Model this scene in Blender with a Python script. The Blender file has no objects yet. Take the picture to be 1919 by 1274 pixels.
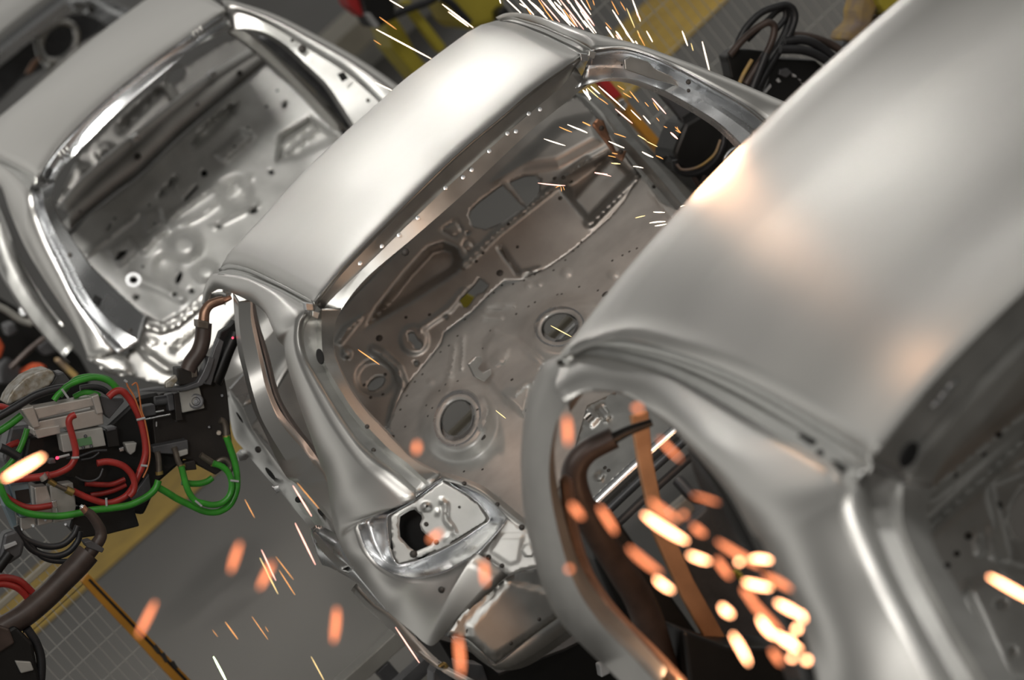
import bpy, bmesh, math, random
from mathutils import Vector, Matrix
from mathutils.geometry import delaunay_2d_cdt
random.seed(7)
SC = bpy.context.scene
COL = SC.collection
W, H, FPX = 1919.0, 1274.0, 7600.0
YAW, PITCH, ROLL = 0.190873, 0.307644, 0.687616
CAM = Vector((-2.39916, -11.48891, 4.63495))
FW = Vector((math.sin(YAW)*math.cos(PITCH), math.cos(YAW)*math.cos(PITCH), -math.sin(PITCH)))
RT = Vector((math.cos(YAW), -math.sin(YAW), 0)); UP = RT.cross(FW); DN = -UP
cR, sR = math.cos(ROLL), math.sin(ROLL)
PXV = RT*cR + DN*sR          # image right
PYV = RT*(-sR) + DN*cR       # image down
def ray(x, y): return FW + PXV*((x-W/2)/FPX) + PYV*((y-H/2)/FPX)
def P(x, y, Y):              # a traced photo point at length station Y of the line
    d = ray(x, y); return CAM + d*((Y-CAM.y)/d.y)
def PZ(x, y, z):             # a traced photo point at height z
    d = ray(x, y); return CAM + d*((z-CAM.z)/d.z)
def PD(x, y, D): return CAM + ray(x, y)*D
def PP(x, y, o, n):          # a traced point on the plane through o with normal n
    d = ray(x, y); return CAM + d*((o-CAM).dot(n)/d.dot(n))
def pxm(Y): return (Y-CAM.y)/FW.y/FPX   # metres per photo pixel near station Y (approx.)
def c(s, Y=None):
    out = []
    for t in s.split():
        v = [float(q) for q in t.split(',')]
        if len(v) == 2: v.append(Y)
        out.append(P(*v))
    return out
def c2(s): return [tuple(float(q) for q in t.split(',')[:2]) for t in s.split()]
def cr(pts, k=6):            # Catmull-Rom through the points
    if len(pts) < 3 or k < 2:
        return pts if k < 2 else [pts[0].lerp(pts[-1], i/k) for i in range(k+1)]
    out = []
    n = len(pts)
    for i in range(n-1):
        p1, p2 = pts[i], pts[i+1]
        p0 = pts[i-1] if i else p1*2-p2
        p3 = pts[i+2] if i+2 < n else p2*2-p1
        for j in range(k):
            t = j/k
            out.append(0.5*((2*p1)+(p2-p0)*t+(2*p0-5*p1+4*p2-p3)*t*t+(3*p1-p0-3*p2+p3)*t**3))
    out.append(pts[-1]); return out
def arc(pts, N):             # N points evenly along a polyline
    L = [0]
    for a, b in zip(pts, pts[1:]): L.append(L[-1]+(b-a).length)
    out = []; j = 0
    for i in range(N):
        s = L[-1]*i/(N-1)
        while j < len(L)-2 and L[j+1] < s: j += 1
        d = L[j+1]-L[j]
        out.append(pts[j].lerp(pts[j+1], 0 if d < 1e-9 else (s-L[j])/d))
    return out
# ---------------------------------------------------------------- materials
def mat(name, col, rough=.5, metal=0., noise=0., nscale=30., bump=0., emit=None, estr=0., col2=None, rvar=0., bscale=None):
    m = bpy.data.materials.new(name); m.use_nodes = True
    nt = m.node_tree; b = nt.nodes['Principled BSDF']
    b.inputs['Base Color'].default_value = (*col, 1); b.inputs['Roughness'].default_value = rough; b.inputs['Metallic'].default_value = metal
    if emit:
        b.inputs['Emission Color'].default_value = (*emit, 1); b.inputs['Emission Strength'].default_value = estr
    if noise or bump or rvar:
        tc = nt.nodes.new('ShaderNodeTexCoord'); n = nt.nodes.new('ShaderNodeTexNoise')
        n.inputs['Scale'].default_value = nscale; n.inputs['Detail'].default_value = 5
        nt.links.new(tc.outputs['Object'], n.inputs['Vector'])
        if noise:
            r = nt.nodes.new('ShaderNodeValToRGB'); r.color_ramp.elements[0].position = .3; r.color_ramp.elements[1].position = .7
            lo = col2 if col2 else tuple(v*(1-noise) for v in col)
            r.color_ramp.elements[0].color = (*lo, 1); r.color_ramp.elements[1].color = (*col, 1)
            nt.links.new(n.outputs['Fac'], r.inputs['Fac']); nt.links.new(r.outputs['Color'], b.inputs['Base Color'])
        if rvar:
            mr = nt.nodes.new('ShaderNodeMapRange'); mr.inputs['To Min'].default_value = max(.02, rough-rvar); mr.inputs['To Max'].default_value = rough+rvar
            nt.links.new(n.outputs['Fac'], mr.inputs['Value']); nt.links.new(mr.outputs['Result'], b.inputs['Roughness'])
        if bump:
            n2 = nt.nodes.new('ShaderNodeTexNoise'); n2.inputs['Scale'].default_value = bscale or nscale*3; n2.inputs['Detail'].default_value = 3
            nt.links.new(tc.outputs['Object'], n2.inputs['Vector'])
            bp = nt.nodes.new('ShaderNodeBump'); bp.inputs['Strength'].default_value = bump; bp.inputs['Distance'].default_value = .002
            nt.links.new(n2.outputs['Fac'], bp.inputs['Height']); nt.links.new(bp.outputs['Normal'], b.inputs['Normal'])
    return m
M = {}
M['steel'] = mat('bare_steel_sheet', (.62, .61, .585), .40, 1, noise=.06, nscale=3, rvar=.04, bump=.02, bscale=300)
M['steel2'] = mat('galvanised_steel', (.54, .54, .52), .40, 1, noise=.15, nscale=14, rvar=.08, bump=.06, bscale=90)
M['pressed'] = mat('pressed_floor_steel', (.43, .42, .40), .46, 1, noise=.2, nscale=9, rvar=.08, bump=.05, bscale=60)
M['bright'] = mat('bright_drawn_steel', (.70, .71, .72), .27, 1, noise=.05, nscale=8, rvar=.04, bump=.02, bscale=40)
M['zinc'] = mat('dull_zinc_sheet', (.58, .58, .56), .42, .5, noise=.25, nscale=9, rvar=.08, bump=.05, bscale=60)
M['mark'] = mat('dark_weld_mark', (.05, .045, .04), .6, .3)
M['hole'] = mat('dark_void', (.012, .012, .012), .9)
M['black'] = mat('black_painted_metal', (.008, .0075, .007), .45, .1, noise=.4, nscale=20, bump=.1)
M['rubber'] = mat('black_rubber', (.022, .022, .024), .42, 0, noise=.3, nscale=25)
M['plate'] = mat('dark_brown_plate', (.026, .021, .018), .5, .3, noise=.3, nscale=12, bump=.1)
M['sleeve'] = mat('sooty_brown_sleeve', (.075, .052, .043), .42, .1, noise=.45, nscale=15, bump=.2)
M['dgrey'] = mat('dark_grey_metal', (.12, .12, .125), .45, .5, noise=.3, nscale=20)
M['alu'] = mat('dusty_aluminium', (.56, .52, .48), .4, .55, noise=.2, nscale=18, bump=.1)
M['valve'] = mat('grey_valve_body', (.42, .41, .38), .45, .2, noise=.2, nscale=20)
M['glabel'] = mat('green_valve_plate', (.12, .26, .12), .5)
M['foil'] = mat('wrinkled_foil_cover', (.5, .49, .46), .45, .4, noise=.7, nscale=40, bump=1.0, bscale=60, col2=(.22, .17, .1))
M['red'] = mat('red_hose_rubber', (.42, .035, .028), .35, 0, noise=.35, nscale=22)
M['green'] = mat('green_hose_rubber', (.045, .32, .03), .33, 0, noise=.35, nscale=22, col2=(.03, .19, .02))
M['wire'] = mat('orange_wire', (.5, .16, .05), .5)
M['tie'] = mat('grey_cable_tie', (.4, .4, .4), .5)
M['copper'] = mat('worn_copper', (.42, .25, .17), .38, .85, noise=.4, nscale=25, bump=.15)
M['copper_tip'] = mat('electrode_copper', (.72, .38, .26), .35, .9, noise=.2, nscale=40)
M['brass'] = mat('brass_fitting', (.5, .36, .13), .35, .8, noise=.3, nscale=40)
M['bronze'] = mat('dull_pipe_fitting', (.2, .17, .14), .4, .7, noise=.3, nscale=40)
M['blue'] = mat('blue_grey_sheet', (.25, .33, .38), .4, .4, noise=.2, nscale=20)
M['cream'] = mat('cream_painted_beam', (.42, .38, .30), .55, 0, noise=.15, nscale=8)
M['yellow'] = mat('yellow_painted_steel', (.52, .33, .045), .5, 0, noise=.25, nscale=10)
M['robot'] = mat('yellow_robot_paint', (.50, .41, .045), .45, 0, noise=.15, nscale=5)
M['oldyellow'] = mat('worn_yellow_cover', (.50, .33, .08), .6, 0, noise=.75, nscale=12, bump=.7, bscale=15, col2=(.22, .17, .16))
M['orange'] = mat('orange_painted_post', (.60, .27, .03), .5, 0, noise=.2, nscale=8)
M['shunt'] = mat('flexible_copper_strap', (.50, .26, .13), .5, .2, noise=.25, nscale=15)
M['redpaint'] = mat('red_painted_metal', (.5, .03, .03), .45)
M['rust'] = mat('orange_red_paint', (.45, .07, .02), .6)
M['fence'] = mat('grey_fence_wire', (.55, .54, .50), .5, .3)
M['ygrip'] = mat('yellow_floor_paint', (.60, .39, .06), .7, 0, noise=.3, nscale=7, bump=.3, bscale=25)
M['floorm'] = mat('grey_factory_floor', (.098, .092, .082), .55, 0, noise=.2, nscale=.5, bump=.05, bscale=20, rvar=.1)
M['beam'] = mat('grey_conveyor_steel', (.34, .33, .30), .45, .3, noise=.2, nscale=8)
def spark_mat(n, col, s): return mat(n, (0, 0, 0), .5, 0, emit=col, estr=s)
M['sp_w'] = spark_mat('white_hot_spark', (1, .80, .6), 4.5)
M['sp_p'] = spark_mat('pink_hot_spark', (1, .48, .38), 3)
M['sp_o'] = spark_mat('orange_hot_spark', (1, .42, .12), 1.8)
M['sp_y'] = spark_mat('yellow_hot_spark', (1, .72, .3), 2.2)
M['sp_g'] = spark_mat('pale_green_hot_spark', (.8, 1, .55), 6)
M['sp_B'] = spark_mat('large_orange_spark', (1, .29, .12), 2.3)
M['sp_X'] = spark_mat('large_white_hot_spark', (1, .42, .2), 13)
# ---------------------------------------------------------------- objects
ORG = {}
def thing(name, label, cat, loc, group=None):
    o = bpy.data.objects.new(name, None); COL.objects.link(o)
    o.empty_display_size = .1; o.location = loc
    o['label'] = label; o['category'] = cat
    if group: o['group'] = group
    ORG[o.name] = Vector(loc); return o
def mk(name, verts, faces, m, parent=None, smooth=True, sharp=None, solid=0., bevel=0., label=None, cat=None, group=None, kind=None, mi=None):
    if parent is not None: org = ORG[parent.name]
    else:
        lo = Vector((min(v[i] for v in verts) for i in range(3))); hi = Vector((max(v[i] for v in verts) for i in range(3)))
        org = Vector(((lo.x+hi.x)/2, (lo.y+hi.y)/2, lo.z))
    me = bpy.data.meshes.new(name)
    me.from_pydata([tuple(Vector(v)-org) for v in verts], [], faces)
    ms = m if isinstance(m, (list, tuple)) else [m]
    for k in ms: me.materials.append(M[k] if isinstance(k, str) else k)
    if mi:
        for p, i in zip(me.polygons, mi): p.material_index = i
    if smooth:
        for p in me.polygons: p.use_smooth = True
        if sharp: me.set_sharp_from_angle(angle=math.radians(sharp))
    o = bpy.data.objects.new(name, me); COL.objects.link(o)
    if parent is not None: o.parent = parent
    else: o.location = org
    ORG[o.name] = org
    if solid:
        s = o.modifiers.new('thickness', 'SOLIDIFY'); s.thickness = solid; s.offset = 0
    if bevel:
        b = o.modifiers.new('bevel', 'BEVEL'); b.width = bevel; b.segments = 2; b.limit_method = 'ANGLE'
    if label: o['label'] = label
    if cat: o['category'] = cat
    if group: o['group'] = group
    if kind: o['kind'] = kind
    return o
def grid_faces(R, C_, close=False):
    f = []
    for i in range(R-1):
        for j in range(C_-1 if not close else C_):
            a = i*C_+j; b = i*C_+(j+1) % C_
            f.append((a, b, b+C_, a+C_))
    return f
def skin(name, rows, m, parent, N=None, k=5, kv=1, solid=.004, sharp=50, dots=None, **kw):
    """sheet stretched over traced section curves"""
    if N is None and len({len(r) for r in rows}) == 1:
        rows = [cr(r, k) for r in rows]
    else:
        rows = [arc(cr(r, k), N or 60) for r in rows]
    if kv > 1:
        cols = [cr([r[j] for r in rows], kv) for j in range(len(rows[0]))]
        rows = [[cl[i] for cl in cols] for i in range(len(cols[0]))]
    v = [p for r in rows for p in r]
    f = grid_faces(len(rows), len(rows[0])); mi = [0]*len(f)
    ms = [m]
    if dots:
        for d in dots:
            n0 = len(v); add_disc(v, f, *d); mi += [1]*(len(f)-len(mi))
        ms = [m, 'mark']
    return mk(name, v, f, ms, parent, sharp=sharp, solid=solid, mi=mi, **kw)
def add_disc(v, f, p, n, r, h=.001, seg=8):
    n = n.normalized(); a = n.orthogonal().normalized(); b = n.cross(a)
    i0 = len(v); v.append(p+n*(h*2))
    for i in range(seg):
        t = 2*math.pi*i/seg; v.append(p+a*(r*math.cos(t))+b*(r*math.sin(t))+n*h)
    for i in range(seg): f.append((i0, i0+1+i, i0+1+(i+1) % seg))
def inpoly(x, y, poly):
    r = False; j = len(poly)-1
    for i in range(len(poly)):
        xi, yi = poly[i]; xj, yj = poly[j]
        if (yi > y) != (yj > y) and x < (xj-xi)*(y-yi)/(yj-yi)+xi: r = not r
        j = i
    return r
def dpoly(x, y, poly):
    best = 1e9; j = len(poly)-1
    for i in range(len(poly)):
        best = min(best, dseg(x, y, poly[j], poly[i])); j = i
    return best
def dseg(x, y, a, b):
    dx, dy = b[0]-a[0], b[1]-a[1]; L = dx*dx+dy*dy
    t = 0 if L == 0 else max(0, min(1, ((x-a[0])*dx+(y-a[1])*dy)/L))
    return math.hypot(x-a[0]-t*dx, y-a[1]-t*dy)
def sm(t): t = max(0., min(1., t)); return t*t*(3-2*t)
def e_poly(s, h, w):
    p = c2(s) if isinstance(s, str) else s
    x0, x1 = min(a[0] for a in p), max(a[0] for a in p); y0, y1 = min(a[1] for a in p), max(a[1] for a in p)
    return lambda x, y: h*sm(dpoly(x, y, p)/w) if x0 < x < x1 and y0 < y < y1 and inpoly(x, y, p) else 0.
def e_rib(s, r, h):
    p = c2(s)
    return lambda x, y: h*sm(1-min(dseg(x, y, a, b) for a, b in zip(p, p[1:]))/r)
def ell(cx, cy, a, b, ang=0, n=28):
    ca, sa = math.cos(math.radians(ang)), math.sin(math.radians(ang))
    return [(cx+a*math.cos(t)*ca-b*math.sin(t)*sa, cy+a*math.cos(t)*sa+b*math.sin(t)*ca) for t in [2*math.pi*i/n for i in range(n)]]
def e_ell(cx, cy, a, b, ang, h, inner=.6):
    ca, sa = math.cos(math.radians(ang)), math.sin(math.radians(ang))
    def f(x, y):
        dx, dy = x-cx, y-cy; u = (dx*ca+dy*sa)/a; v = (-dx*sa+dy*ca)/b
        return h*sm((1-math.hypot(u, v))/(1-inner))
    return f
def dens(poly, step):
    out = []
    for i in range(len(poly)):
        a, b = poly[i], poly[(i+1) % len(poly)]
        n = max(1, int(math.hypot(b[0]-a[0], b[1]-a[1])/step))
        out += [(a[0]+(b[0]-a[0])*t/n, a[1]+(b[1]-a[1])*t/n) for t in range(n)]
    return out
def sheet(name, outline, m, parent, surf, nrm, holes=(), emb=(), step=6., dots=(), rims=.012, solid=.003, dotr=.006, **kw):
    """pressed sheet: outline, real cut holes with folded rims, embossed shapes"""
    out = dens(c2(outline) if isinstance(outline, str) else outline, step)
    hl = [dens(c2(h) if isinstance(h, str) else h, step*.6) for h in holes]
    pts = []; edges = []
    for loop in [out]+hl:
        i0 = len(pts); pts += loop
        edges += [(i0+i, i0+(i+1) % len(loop)) for i in range(len(loop))]
    x0, x1 = min(p[0] for p in out), max(p[0] for p in out); y0, y1 = min(p[1] for p in out), max(p[1] for p in out)
    hb = [(min(p[0] for p in h)-step, max(p[0] for p in h)+step, min(p[1] for p in h)-step, max(p[1] for p in h)+step, h) for h in hl]
    row = 0; y = y0
    while y < y1:
        x = x0+(step/2 if row % 2 else 0)
        while x < x1:
            if inpoly(x, y, out) and dpoly(x, y, out) > step*.45:
                if all(not (b[0] < x < b[1] and b[2] < y < b[3]) or (not inpoly(x, y, b[4]) and dpoly(x, y, b[4]) > step*.4) for b in hb):
                    pts.append((x, y))
            x += step
        y += step*.87; row += 1
    r = delaunay_2d_cdt([Vector(p) for p in pts], edges, [], 0, 1e-4)
    v2 = r[0]; tris = []
    for f in r[2]:
        cx = sum(v2[i].x for i in f)/3; cy = sum(v2[i].y for i in f)/3
        if not inpoly(cx, cy, out): continue
        if any(b[0] < cx < b[1] and b[2] < cy < b[3] and inpoly(cx, cy, b[4]) for b in hb): continue
        tris.append(tuple(f))
    def pt(x, y):
        p_ = surf(x, y); k_ = sum(e(x, y) for e in emb)
        if k_:
            d_ = ray(x, y); p_ = p_+d_*(k_/nrm.dot(d_))
        return p_
    V = [pt(p.x, p.y) for p in v2]; F = list(tris); mi = [0]*len(F)
    for h in hl:                                     # folded hole rims
        i0 = len(V); n = len(h)
        ps = [pt(*p) for p in h]; V += ps; V += [p-nrm*rims for p in ps]
        for i in range(n): F.append((i0+i, i0+(i+1) % n, i0+n+(i+1) % n, i0+n+i)); mi.append(0)
    for d in dots:
        add_disc(V, F, pt(d[0], d[1]), nrm, d[2] if len(d) > 2 else dotr); mi += [1]*(len(F)-len(mi))
    return mk(name, V, F, [m, 'mark'], parent, sharp=60, solid=solid, mi=mi, **kw)
def tube(name, pts, r, m, parent, k=8, seg=10, r2=None, cap=True, smoothpath=True, **kw):
    """round hose along traced points; r (and r2) in metres"""
    pts = cr(pts, k) if smoothpath else pts
    v = []; f = []; n = len(pts); a = None
    for i, p in enumerate(pts):
        t = (pts[min(i+1, n-1)]-pts[max(i-1, 0)]).normalized()
        a = t.orthogonal().normalized() if a is None else (a-t*a.dot(t)).normalized()
        b = t.cross(a); s = i/(n-1)
        R = r(s) if callable(r) else (r+((r2 if r2 is not None else r)-r)*s)
        for j in range(seg):
            w = 2*math.pi*j/seg; v.append(p+a*(R*math.cos(w))+b*(R*math.sin(w)))
    f = grid_faces(n, seg, True)
    if cap: f.append(tuple(range(seg))[::-1]); f.append(tuple(range((n-1)*seg, n*seg)))
    return mk(name, v, f, m, parent, sharp=50, **kw)
def slab(name, poly, Y, depth, m, parent=None, bevel=.003, inner=None, tilt=None, **kw):
    """solid block: traced outline at station Y, real thickness going forward"""
    p = [P(x, y, Y) for x, y in (c2(poly) if isinstance(poly, str) else poly)]
    if tilt:                                          # lean the front face: shift of Y per metre of height
        zc = sum(q.z for q in p)/len(p)
        p = [PP(*(q2), Vector((0, Y, zc)), Vector((0, 1, tilt))) for q2 in (c2(poly) if isinstance(poly, str) else poly)]
    d = Vector((0, depth, 0)); n = len(p)
    v = p+[q+d for q in p]
    f = [tuple(range(n)), tuple(range(n, 2*n))[::-1]]+[(i, i+n, (i+1) % n+n, (i+1) % n) for i in range(n)]
    o = mk(name, v, f, m, parent, smooth=False, bevel=bevel, **kw)
    bm = bmesh.new(); bm.from_mesh(o.data); bmesh.ops.recalc_face_normals(bm, faces=bm.faces); bm.to_mesh(o.data); bm.free()
    return o
def beam(name, a, b, wv, hv, m, parent=None, bevel=.004, **kw):
    """bar from a to b with section half-vectors wv, hv"""
    v = [a-wv-hv, a+wv-hv, a+wv+hv, a-wv+hv, b-wv-hv, b+wv-hv, b+wv+hv, b-wv+hv]
    f = [(3, 2, 1, 0), (4, 5, 6, 7), (0, 1, 5, 4), (1, 2, 6, 5), (2, 3, 7, 6), (3, 0, 4, 7)]
    return mk(name, v, f, m, parent, smooth=False, bevel=bevel, **kw)
def disc_thing(name, x, y, Y, r, depth, m, parent, seg=20, rings=1, **kw):
    cpt = P(x, y, Y); n = -FW
    a = n.orthogonal().normalized(); b = n.cross(a); v = []; f = []
    prof = [(r, -depth), (r, 0), (r*.88, .0015)]
    for q in range(rings): s = .8-.3*q; prof += [(r*s, .0015), (r*(s-.05), -.004), (r*(s-.2), -.004), (r*(s-.24), .001)]
    prof += [(r*.01, .001)]
    for R, h in prof:
        for i in range(seg): t = 2*math.pi*i/seg; v.append(cpt+a*(R*math.cos(t))+b*(R*math.sin(t))+n*h)
    return mk(name, v, grid_faces(len(prof), seg, True), m, parent, sharp=30, **kw)
Xv, Yv, Zv = Vector((1, 0, 0)), Vector((0, 1, 0)), Vector((0, 0, 1))
FLOOR = -.95
# ================================================================ the hatchback body shell in the middle
mid = thing('car_body', 'bare silver hatchback body shell in the middle with empty tail lamp pocket and open tailgate', 'car body', (.1, .6, .12), 'bare car bodies on the welding line')
def add(pts, off): return [p+off for p in pts]
R0 = c('587,564 627,513 667,470 720,417 777,359 857,282 943,210 987,172 1040,133 1086,101', 0)
R0 = arc(cr(R0, 5), 25)
R3 = arc(cr(c('416,499 430,474 500,399 560,332 642,253 700,202 755,152 808,112 888,54 928,40', 1.45), 5), 25)
def side_pts(a, b, N=25): return None
def row_between(pl, pr, t):
    """roof section at fraction t between rear edge and front edge, running from left rail pl to right rail pr"""
    mid_ = [p.lerp(q, t) for p, q in zip(R0, R3)]
    dl = pl-mid_[0]; dr = pr-mid_[-1]; n = len(mid_)-1
    return [p+dl*(1-i/n)+dr*(i/n)+Vector((0, 0, .012*math.sin(math.pi*t)*math.sin(math.pi*i/n))) for i, p in enumerate(mid_)]
rows = [R0, row_between(P(564, 552, .2), P(1047, 82, .2), .14), row_between(P(530, 534, .5), P(1014, 65, .5), .35), row_between(P(497, 518, .78), P(983, 51, .78), .55),
        row_between(P(464, 503, 1.08), P(955, 43, 1.08), .75), row_between(P(436, 496, 1.3), P(940, 41, 1.3), .9), R3]
rows.append([p+Vector((0, .12, -.045)) for p in R3]); rows.append([p+Vector((0, .3, -.13)) for p in R3]); rows.append([p+Vector((0, .55, -.25)) for p in R3])  # last hidden row lengthened forward to shade the dash
rear_fold = [p+Vector((0, .012, -.012)) for p in R0]
skin('roof_panel', [rear_fold]+rows, 'steel', mid, k=1, kv=3, N=25, solid=.003)
# drip channels
def channel(name, a, b, depth, par, m='steel2', N=40, k=6):
    a = arc(cr(a, k), N); b = arc(cr(b, k), N); dz = Vector((0, 0, -depth))
    skin(name, [a, [p.lerp(q, .15)+dz for p, q in zip(a, b)], [p.lerp(q, .5)+dz*1.2 for p, q in zip(a, b)], [p.lerp(q, .55)+dz*.4 for p, q in zip(a, b)], [p.lerp(q, .95)+dz*.5 for p, q in zip(a, b)], b], m, par, N=N, k=1, sharp=25)
railL = '383,543,1.57 391,523,1.52 402,513,1.45 430,515,1.25 455,519,1.05 480,528,.85 522,546,.5 564,570,.12 573,581,.02'
channel('drip_channel', c('410,504,1.45 422,496,1.38 438,496,1.28 464,503,1.05 497,518,.75 530,534,.48 564,552,.18 587,564,0'), c('402,513,1.45 415,513,1.35 430,515,1.25 455,519,1.05 480,528,.85 522,546,.5 564,570,.12 575,582,.02'), .016, mid)
channel('drip_channel', c('928,40,1.45 947,42,1.25 974,48,1 1014,65,.6 1047,82,.32 1082,100,.02'), c('933,34,1.45 957,32,1.25 980,38,1 1014,48,.65 1047,62,.36 1081,77,.12 1108,94,0'), .016, mid)
# left body side: roof rail, C-pillar and rear quarter as one panel
Ls = '386,575,1.6 392,553,1.55 402,545,1.5 413,541,1.42 437,549,1.2 457,558,1.05 480,570,.9 507,595,.7 526,616,.55 540,643,.45 547,660,.4 552,688,.33 560,722,.27 575,780,.17 592,839,.07 602,872,.02 612,892,-.02 617,922,-.06 621,955,-.1 624,974,-.12 628,992,-.14 632,1004,-.15 637,1017,-.17 643,1030,-.19 652,1046,-.21 669,1071,-.25 690,1100,-.32 718,1135,-.4 745,1160,-.46 774,1184,-.53 795,1203,-.58 810,1209,-.6 826,1196,-.62'
Rs = '379,568,1.62 383,543,1.57 391,523,1.52 402,513,1.45 430,515,1.25 455,519,1.05 480,528,.85 522,546,.5 564,570,.12 571,584,.02 561,604,0 558,629,-.02 563,660,-.05 575,688,-.1 600,733,-.17 631,784,-.25 667,834,-.33 699,867,-.39 731,889,-.44 779,931,-.5 747,947,-.46 700,967,-.38 672,981,-.33 674,999,-.34 686,1031,-.38 709,1059,-.42 739,1077,-.48 769,1084,-.54 799,1082,-.58 838,1071,-.63 878,1049,-.68 896,1038,-.7 952,1078,-.73'
L, R = c(Ls), c(Rs)
def bulged(L, R, amt, n=7, e0=0, lip=.012):
    rows = []
    for i in range(n):
        t = i/(n-1); r = []
        for j, (a, b) in enumerate(zip(L, R)):
            w = (b-a).length; A = amt(j) if callable(amt) else amt
            r.append(a.lerp(b, t)+Vector((-.55, -.45, .3)).normalized()*(A*w*math.sin(math.pi*t)))
        rows.append(r)
    return rows
lip = [p+Vector((.02, .03, -.004)) for p in L]
skin('body_side_panel', [lip]+bulged(L, R, lambda j: .2 if j < 10 else (.13 if j < 20 else .09), 8), 'steel', mid, k=4, kv=1, solid=.003, sharp=60,
     dots=[(P(832, 1103, -.62)+Vector((-.01, -.02, .01)), Vector((-.5, -.8, .3)), .010)])
# tailgate gutter, left side
Cc = c('571,584,.02 561,604,0 558,629,-.02 563,660,-.05 575,688,-.1 600,733,-.17 631,784,-.25 667,834,-.33 699,867,-.39 731,889,-.44 779,931,-.5')
Gg = c('585,590,.05 574,607,.05 568,630,.03 573,662,.0 585,690,-.04 611,733,-.11 642,783,-.19 679,832,-.27 712,860,-.33 744,884,-.38 788,925,-.45')
Sa = c('598,584,.05 595,602,.06 594,632,.04 597,662,.01 606,690,-.03 630,735,-.1 659,778,-.17 693,818,-.25 722,846,-.31 754,870,-.36 800,910,-.44')
Ss = c('604,578,.02 603,600,.02 603,632,.0 605,660,-.02 614,690,-.06 639,733,-.13 667,775,-.2 700,812,-.27 730,842,-.33 762,867,-.38 807,907,-.46')
Ff = c('641,577,.03 629,600,.03 624,632,.02 625,660,0 632,683,-.04 655,730,-.1 684,770,-.16 712,800,-.22 750,840,-.3 780,868,-.36 825,892,-.45')
Fr = [p+Vector((.012, .035, -.004)) for p in Ff]
dd = [(P(x, y, -.3), Vector((-.2, -1, .3)), .007) for x, y in ((688, 799), (700, 843), (806, 886), (742, 876), (789, 891))]
skin('tailgate_gutter', [Cc, Gg, Sa, Ss, Ff, Fr], 'steel2', mid, k=5, sharp=22, solid=.003, dots=dd)
sheet('pillar_slot', ell(600, 668, 7, 15, -12), 'hole', mid, lambda x, y: P(x, y, -.062), Vector((0, -1, .2)).normalized(), step=4)
# rear roof header
h1 = arc(cr(c('593,572,.05 633,521,.05 673,478,.04 726,425,.03 783,367,.02 863,290,.02 949,218,.02 993,180,.03 1046,141,.04 1090,110,.05'), 5), 40)
h0 = arc(cr(c('587,564,0 627,513,0 667,470,0 720,417,0 777,359,0 857,282,0 943,210,0 987,172,0 1040,133,0 1086,101,0'), 5), 40); h0 = [p+Vector((0, .012, -.012)) for p in h0]
h2 = arc(cr(c('604,582,.06 621,562,.06 651,533,.05 699,487,.04 760,427,.04 837,353,.03 950,251,.03 1010,199,.04 1056,160,.05 1078,127,.06'), 5), 40)
h2b = [p+Vector((0, -.012, .004)) for p in h2]
h3 = arc(cr(c('632,590,.03 641,577,.03 664,545,.02 699,508,.02 780,440,.02 873,358,.02 984,253,.02 1035,211,.03 1064,188,.04 1100,158,.05'), 5), 40)
h4 = [p+Vector((0, .03, -.006)) for p in h3]
nh = Vector((0, -1, .35))
sk = skin('rear_header', [h0, h1, h2, h2b, h3, h4], 'steel2', mid, N=40, k=1, sharp=22, solid=.003,
     dots=[(P(759, 472, .01), nh, .013), (P(599, 570, -.0), nh, .006)])
for x, y in ((675, 493), (716, 461), (748, 440), (783, 408), (835, 352), (868, 332), (951, 250), (917, 283), (991, 213), (1012, 205), (884, 318), (967, 246)):
    vv, ff = [], []; add_disc(vv, ff, P(x, y, .0), nh, .0065); mk('weld_tab', vv, ff, 'bright', mid)
# corner brackets of the roof
for a, b, cc_ in (((580, 573), (592, 588), 0), ((1095, 105), (1110, 100), 0)):
    slab('hinge_bracket', [(a[0]-8, a[1]-6), (a[0]+7, a[1]-4), (a[0]+8, a[1]+9), (a[0]-6, a[1]+9)], -.012, .03, 'bright', mid, bevel=.002)
    slab('hinge_bracket', [(b[0]-6, b[1]-6), (b[0]+8, b[1]-2), (b[0]+4, b[1]+10), (b[0]-7, b[1]+5)], -.014, .03, 'steel2', mid, bevel=.002)
# right pillar
outR = c('930,33,1.45 947,28,1.35 977,26,1.1 1014,33,.75 1064,48,.4 1107,62,.15 1163,75,.1 1205,87,.06 1257,106,0 1310,125,-.08 1372,150,-.18 1435,177,-.28 1490,200,-.36 1560,226,-.44')
inR = c('933,36,1.43 957,33,1.25 985,37,1 1020,50,.62 1058,66,.3 1100,86,.08 1118,92,0 1172,90,-.02 1226,106,-.06 1268,124,-.12 1330,157,-.2 1393,193,-.3 1433,222,-.38 1500,290,-.48')
ol = [p+Vector((.02, .05, -.03)) for p in outR]
midR = [a.lerp(b, .5)+Vector((.12, -.35, .9))*((b-a).length*.12) for a, b in zip(outR, inR)]
skin('body_side_panel', [ol, outR, midR, inR], 'steel', mid, k=5, kv=3, solid=.003, sharp=60)
crR = c('1108,94,0 1118,93,0 1172,91,-.02 1226,107,-.06 1268,125,-.12 1330,158,-.2 1393,194,-.3 1433,226,-.38 1470,262,-.44')
gR = c('1103,112,.06 1122,104,.06 1172,100,.05 1222,116,.02 1264,135,-.04 1322,168,-.12 1384,204,-.22 1424,234,-.3 1462,272,-.38')
sRr = c('1098,122,.04 1126,122,.03 1172,122,.01 1216,130,-.02 1258,146,-.07 1312,174,-.15 1370,212,-.25 1415,244,-.33 1450,282,-.4')
s2R = c('1096,130,.07 1126,126,.06 1172,128,.04 1214,136,.01 1254,153,-.04 1306,180,-.12 1364,218,-.22 1408,252,-.3 1443,292,-.38')
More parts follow.
